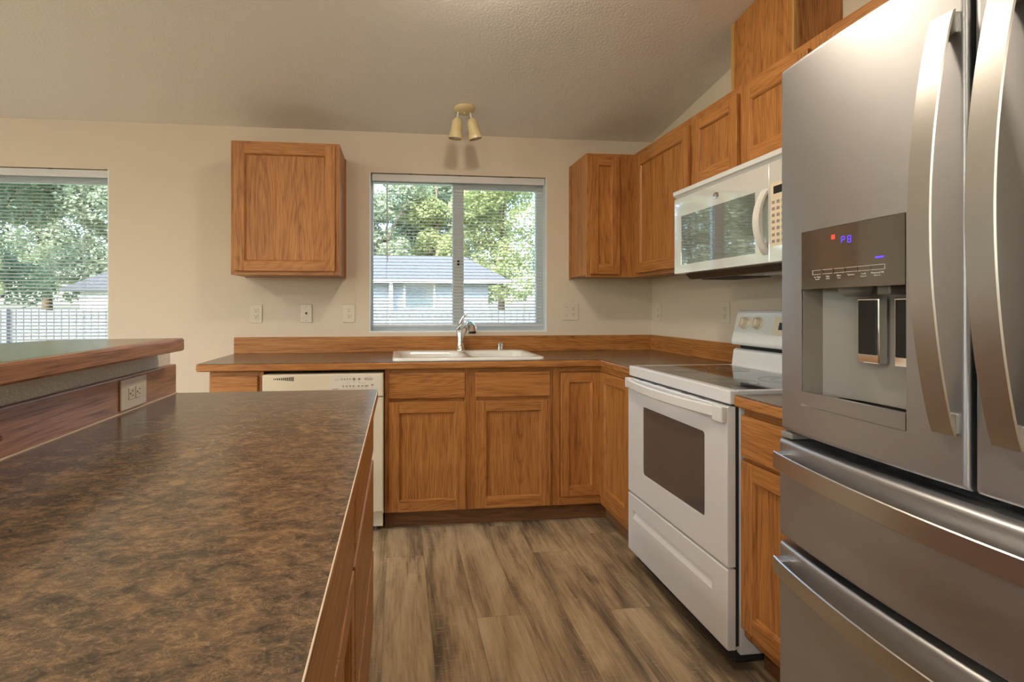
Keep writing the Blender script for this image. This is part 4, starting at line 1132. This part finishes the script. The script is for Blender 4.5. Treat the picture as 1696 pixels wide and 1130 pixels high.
# ------------------------------------------------------------------ aisle ceiling lamp, plus added fill lamps (above / behind the frame)
def dome(x, y, m, r, label):
    p = Vector((x, y, zc(y)-.001))
    t = thing('ceiling_lamp', label, 'ceiling lamp', p)
    mb = MB([M['white_pl']]); mb.lathe([(r+.025, 0), (r+.025, .012), (r+.01, .025), (r, .026), (.0, .026)], p, nrm_c, 40); mb.build('lamp_pan', t)
    mb = MB([m]); mb.lathe([(r, .0261), (r*.97, .035), (r*.8, .055), (r*.5, .07), (.0, .076)], p, nrm_c, 40); mb.build('lamp_glass', t)
dome(.32, -1.65, M['lamp'], .085, 'lit round dome lamp flush on the ceiling above the kitchen aisle')
dome(-1.5, -5.0, M['fill_lamp'], .15, 'added round dome fill lamp flush on the ceiling behind the camera')
dome(-2.9, -2.6, M['fill_lamp'], .15, 'added round dome fill lamp flush on the ceiling over the dining side')

# ------------------------------------------------------------------ outdoors
M['grass'] = simple('lawn', (0.13, 0.17, 0.06), 0.9, bump=0.5, bscale=40, bdist=.02)
M['fence'] = simple('weathered_fence', (0.135, 0.14, 0.155), 0.85, bump=0.3, bscale=60)
M['siding'] = simple('pale_blue_siding', (0.19, 0.225, 0.27), 0.7)
M['roof'] = simple('grey_shingle', (0.085, 0.092, 0.112), 0.9, bump=0.8, bscale=60, bdist=.01)
M['trimw'] = simple('white_trim', (0.45, 0.46, 0.48), 0.5)
M['bark'] = simple('bark', (0.14, 0.10, 0.07), 0.9, bump=0.8, bscale=30, bdist=.02)
M['darkglass'] = simple('house_window_glass', (0.10, 0.13, 0.15), 0.1)
def leaf(name, c1_, c2_):
    m, nt, b = mat(name)
    oi = N(nt, 'ShaderNodeTexCoord'); n = N(nt, 'ShaderNodeTexNoise'); setin(n, Scale=1.3, Detail=3.0)
    nt.links.new(oi.outputs['Object'], n.inputs['Vector'])
    r = ramp(nt, [(0.35, c1_), (0.65, c2_)]); nt.links.new(n.outputs['Fac'], r.inputs[0]); nt.links.new(r.outputs[0], b.inputs['Base Color'])
    b.inputs['Roughness'].default_value = 0.6
    out = nt.nodes['Material Output']; tl = N(nt, 'ShaderNodeBsdfTranslucent'); mx_ = N(nt, 'ShaderNodeMixShader'); mx_.inputs[0].default_value = 0.45
    nt.links.new(r.outputs[0], tl.inputs[0]); nt.links.new(b.outputs[0], mx_.inputs[1]); nt.links.new(tl.outputs[0], mx_.inputs[2]); nt.links.new(mx_.outputs[0], out.inputs[0])
    return m
M['leaf1'] = leaf('yellow_green_leaves', (0.27, 0.34, 0.15), (0.52, 0.56, 0.29))
M['leaf2'] = leaf('dark_green_leaves', (0.12, 0.20, 0.13), (0.28, 0.38, 0.24))
M['leaf3'] = leaf('grey_green_leaves', (0.21, 0.28, 0.19), (0.44, 0.50, 0.36))
GZ = -.45
structure(MB(M['grass']).box(-45, 45, .16, 60, GZ-.2, GZ).build('ground', origin=(0, 20, GZ)))
structure(MB(M['grass']).box(-45, XL-.16, -30, .16, GZ-.2, GZ).build('ground', origin=(-25, -15, GZ)))
structure(MB(M['grass']).box(XL-.16, 30, -30, YF-.16, GZ-.2, GZ).build('ground', origin=(0, -20, GZ)))
t = thing('wooden_fence', 'weathered grey board fence across the yard behind the windows', 'fence', (-3, 9, GZ))
rnd = random.Random(3)
mb = MB([M['fence']]); x = -16.0
while x < 9:
    w = .138; mb.box(x, x+w, 9.0, 9.02, GZ+.05, 1.155+rnd.uniform(-.012, .012)); x += w+.014
mb.box(-16, 9, 9.02, 9.06, .95, 1.04); mb.box(-16, 9, 9.02, 9.06, -.1, -.01)
mb.build('boards', t)
for k in range(11):
    mb = MB([M['fence']]); xx = -15.8+k*2.44; mb.box(xx, xx+.1, 8.90, 9.0, GZ, 1.20, .004); mb.build('post', t)
# neighbour house behind the kitchen window
t = thing('neighbor_house', 'low pale blue house with grey hip roof seen through the sink window', 'house', (-1, 19, GZ))
hx0, hx1, hy = -6.6, 3.75, 16.4
mb = MB([M['siding']]); mb.box(hx0, hx1-.35, hy, hy+6, GZ, 2.25)
for k in range(18): mb.prism([(hy, GZ+.1+k*.15), (hy-.012, GZ+.1+k*.15), (hy, GZ+.245+k*.15)], hx0, hx1-.35, 'yz')
mb.build('walls', t)
mb = MB([M['roof'], M['trimw']])
e0, e1, ez, rz = hy-.45, hy+6.45, 2.22, 3.45
tb = bmesh.new()
A = [tb.verts.new(p) for p in ((hx0-.4, e0, ez), (hx1+.45, e0, ez), (hx1+.45, e1, ez), (hx0-.4, e1, ez), (hx0+2, (e0+e1)/2, rz), (hx1-.9, (e0+e1)/2, rz))]
for f in ((0, 1, 5, 4), (1, 2, 5), (2, 3, 4, 5), (3, 0, 4), (3, 2, 1, 0)): tb.faces.new([A[i] for i in f])
mb.merge(tb, 0); mb.build('roof', t)
mb = MB([M['trimw']]); mb.box(hx0-.4, hx1+.45, e0-.02, e0, ez-.10, ez+.02); mb.build('fascia', t)
for (a, b, c, d) in ((.25, 1.3, 1.25, 2.05), (-3.0, -1.7, 1.2, 2.05)):
    mb = MB([M['trimw']]); mb.box(a-.08, b+.08, hy-.03, hy-.012, c-.08, d+.08); w = mb.build('window', t)
    mb = MB([M['darkglass']]); mb.box(a, b, hy-.035, hy-.028, c, d); mb.build('glass', w)
mb = MB([M['trimw']]); mb.box(-.35, -.22, e0+.05, e0+.18, GZ, ez-.05, .005); mb.build('porch_post', t)
# white shed seen through the left window
t = thing('garden_shed', 'small white shed with grey roof seen through the window at left', 'shed', (-9.6, 17, GZ))
mb = MB([M['trimw']]); mb.box(-11.0, -7.5, 16.2, 19, GZ, 1.85); mb.build('walls', t)
mb = MB([M['roof']]); mb.prism([(-11.5, 1.80), (-7.0, 1.80), (-7.0, 1.86), (-8.6, 2.6), (-9.6, 2.6), (-11.5, 1.86)], 15.9, 19.3, 'xz'); mb.build('roof', t)

def crown(mb, rng, blobs, n, size):
    bm_ = mb.bm
    for (cx_, cy_, cz_, r_) in blobs:
        k = int(n*r_**2/sum(b[3]**2 for b in blobs))
        for _ in range(k):
            while True:
                v = Vector((rng.uniform(-1, 1), rng.uniform(-1, 1), rng.uniform(-1, 1)))
                if .25 < v.length < 1: break
            v = v.normalized()*(v.length**.45)*r_*rng.uniform(.82, 1.1)
            p = Vector((cx_, cy_, cz_))+Vector((v.x, v.y, v.z*.8))
            s = size*rng.uniform(.6, 1.3)
            a = Vector((rng.gauss(0, 1), rng.gauss(0, 1), rng.gauss(0, .6))).normalized(); b = a.cross(Vector((rng.gauss(0, 1), rng.gauss(0, 1), rng.gauss(0, 1)))).normalized()
            f = bm_.faces.new([bm_.verts.new(p+a*s), bm_.verts.new(p+b*s*.55), bm_.verts.new(p-a*s), bm_.verts.new(p-b*s*.55)])
def tree_proto(kind, seed):
    rng = random.Random(seed)
    if kind == 'broad': blobs = [(rng.uniform(-2, 2), rng.uniform(-1.5, 1.5), rng.uniform(2.6, 8.2), rng.uniform(1.0, 1.8)) for _ in range(16)]; h = 7.5
    elif kind == 'tall': blobs = [(rng.uniform(-1, 1)*(1-k/16), rng.uniform(-1, 1)*(1-k/16), 1.6+k*.62, 1.6-k*.085) for k in range(15)]; h = 10
    else: blobs = [(rng.uniform(-2.2, 2.2), rng.uniform(-1, 1), rng.uniform(3, 9), rng.uniform(.6, 1.15)) for _ in range(17)]; h = 9
    m1 = bpy.data.meshes.new('crown'); 
    mb = MB([]); crown(mb, rng, blobs, 22000 if kind != 'airy' else 15000, .095); mb.bm.to_mesh(m1); mb.bm.free()
    mt = bpy.data.meshes.new('trunk')
    mb = MB([]); mb.tube([(0, 0, -.1), (.05, .02, h*.3), (-.08, 0, h*.6), (0, .05, h*.9)], [.2, .16, .10, .03], 10)
    for k, b in enumerate(blobs[::3]): mb.tube([(0, 0, h*.3+k*.25), ((b[0])*.5, b[1]*.5, b[2]*.75), (b[0], b[1], b[2])], [.07, .05, .02], 6)
    mb.bm.to_mesh(mt); mb.bm.free(); mt.materials.append(M['bark'])
    return m1, mt
protos = {k: tree_proto(k, s) for k, s in (('broad', 11), ('tall', 5), ('airy', 23))}
def tree(kind, x, y, s, rz, lm, label):
    m1, mt = protos[kind]
    t = thing('tree', label, 'tree', (x, y, GZ), 'trees beyond the fence'); t.scale = (s, s, s); t.rotation_euler.z = rz
    key = kind+lm
    if key not in protos:
        mm = m1.copy(); mm.materials.clear(); mm.materials.append(M[lm]); protos[key] = mm
    for nm, me in (('foliage', protos[key]), ('trunk', mt)):
        o = bpy.data.objects.new(nm, me); COL.objects.link(o); o.parent = t
TR = [('broad', -20.5, 30.0, 1.5, 2.0, 'leaf3', 'large grey-green tree far back at the left edge of the left window'),
      ('broad', -15.0, 33.0, 1.6, 4.4, 'leaf2', 'large dark green tree far back in the middle of the left window'),
      ('broad', 3.6, 35.0, 1.5, 1.4, 'leaf3', 'large grey-green tree far back behind the right half of the house roof'),
      ('airy', -1.4, 27.0, 1.15, 0.3, 'leaf3', 'airy grey-green tree over the house roof at the left edge of the sink window'),
      ('airy', 2.3, 28.5, 1.15, 2.1, 'leaf1', 'airy yellow-green tree over the house roof near the middle of the sink window'),
      ('broad', 5.9, 26.4, 1.15, 1.2, 'leaf1', 'broad yellow-green tree behind the right end of the house roof'),
      ('broad', 8.6, 20.8, 1.1, 4.0, 'leaf1', 'broad yellow-green tree right of the house in the sink window'),
      ('broad', 6.1, 14.6, .50, .5, 'leaf2', 'small dark green tree behind the fence right of the house'),
      ('tall', 0.8, 33.5, 1.35, 3.0, 'leaf2', 'tall dark green tree far behind the house roof'),
      ('broad', -17.2, 20.0, 1.05, .8, 'leaf2', 'broad dark green tree at the left edge of the left window'),
      ('broad', -13.4, 24.0, 1.2, 2.6, 'leaf3', 'broad grey-green tree in the middle of the left window'),
      ('broad', -9.6, 26.0, 1.2, 5.2, 'leaf2', 'broad dark green tree behind the white shed'),
      ('broad', -5.4, 28.0, 1.1, 3.7, 'leaf3', 'broad grey-green tree between the white shed and the house'),
      ('broad', -12.6, 13.6, .40, 1.9, 'leaf1', 'small yellow-green tree just behind the fence left of the white shed'),
      ('tall', -15.4, 15.4, .72, 1.0, 'leaf1', 'tall yellow-green tree behind the fence in the left window')]
for a in TR: tree(*a)
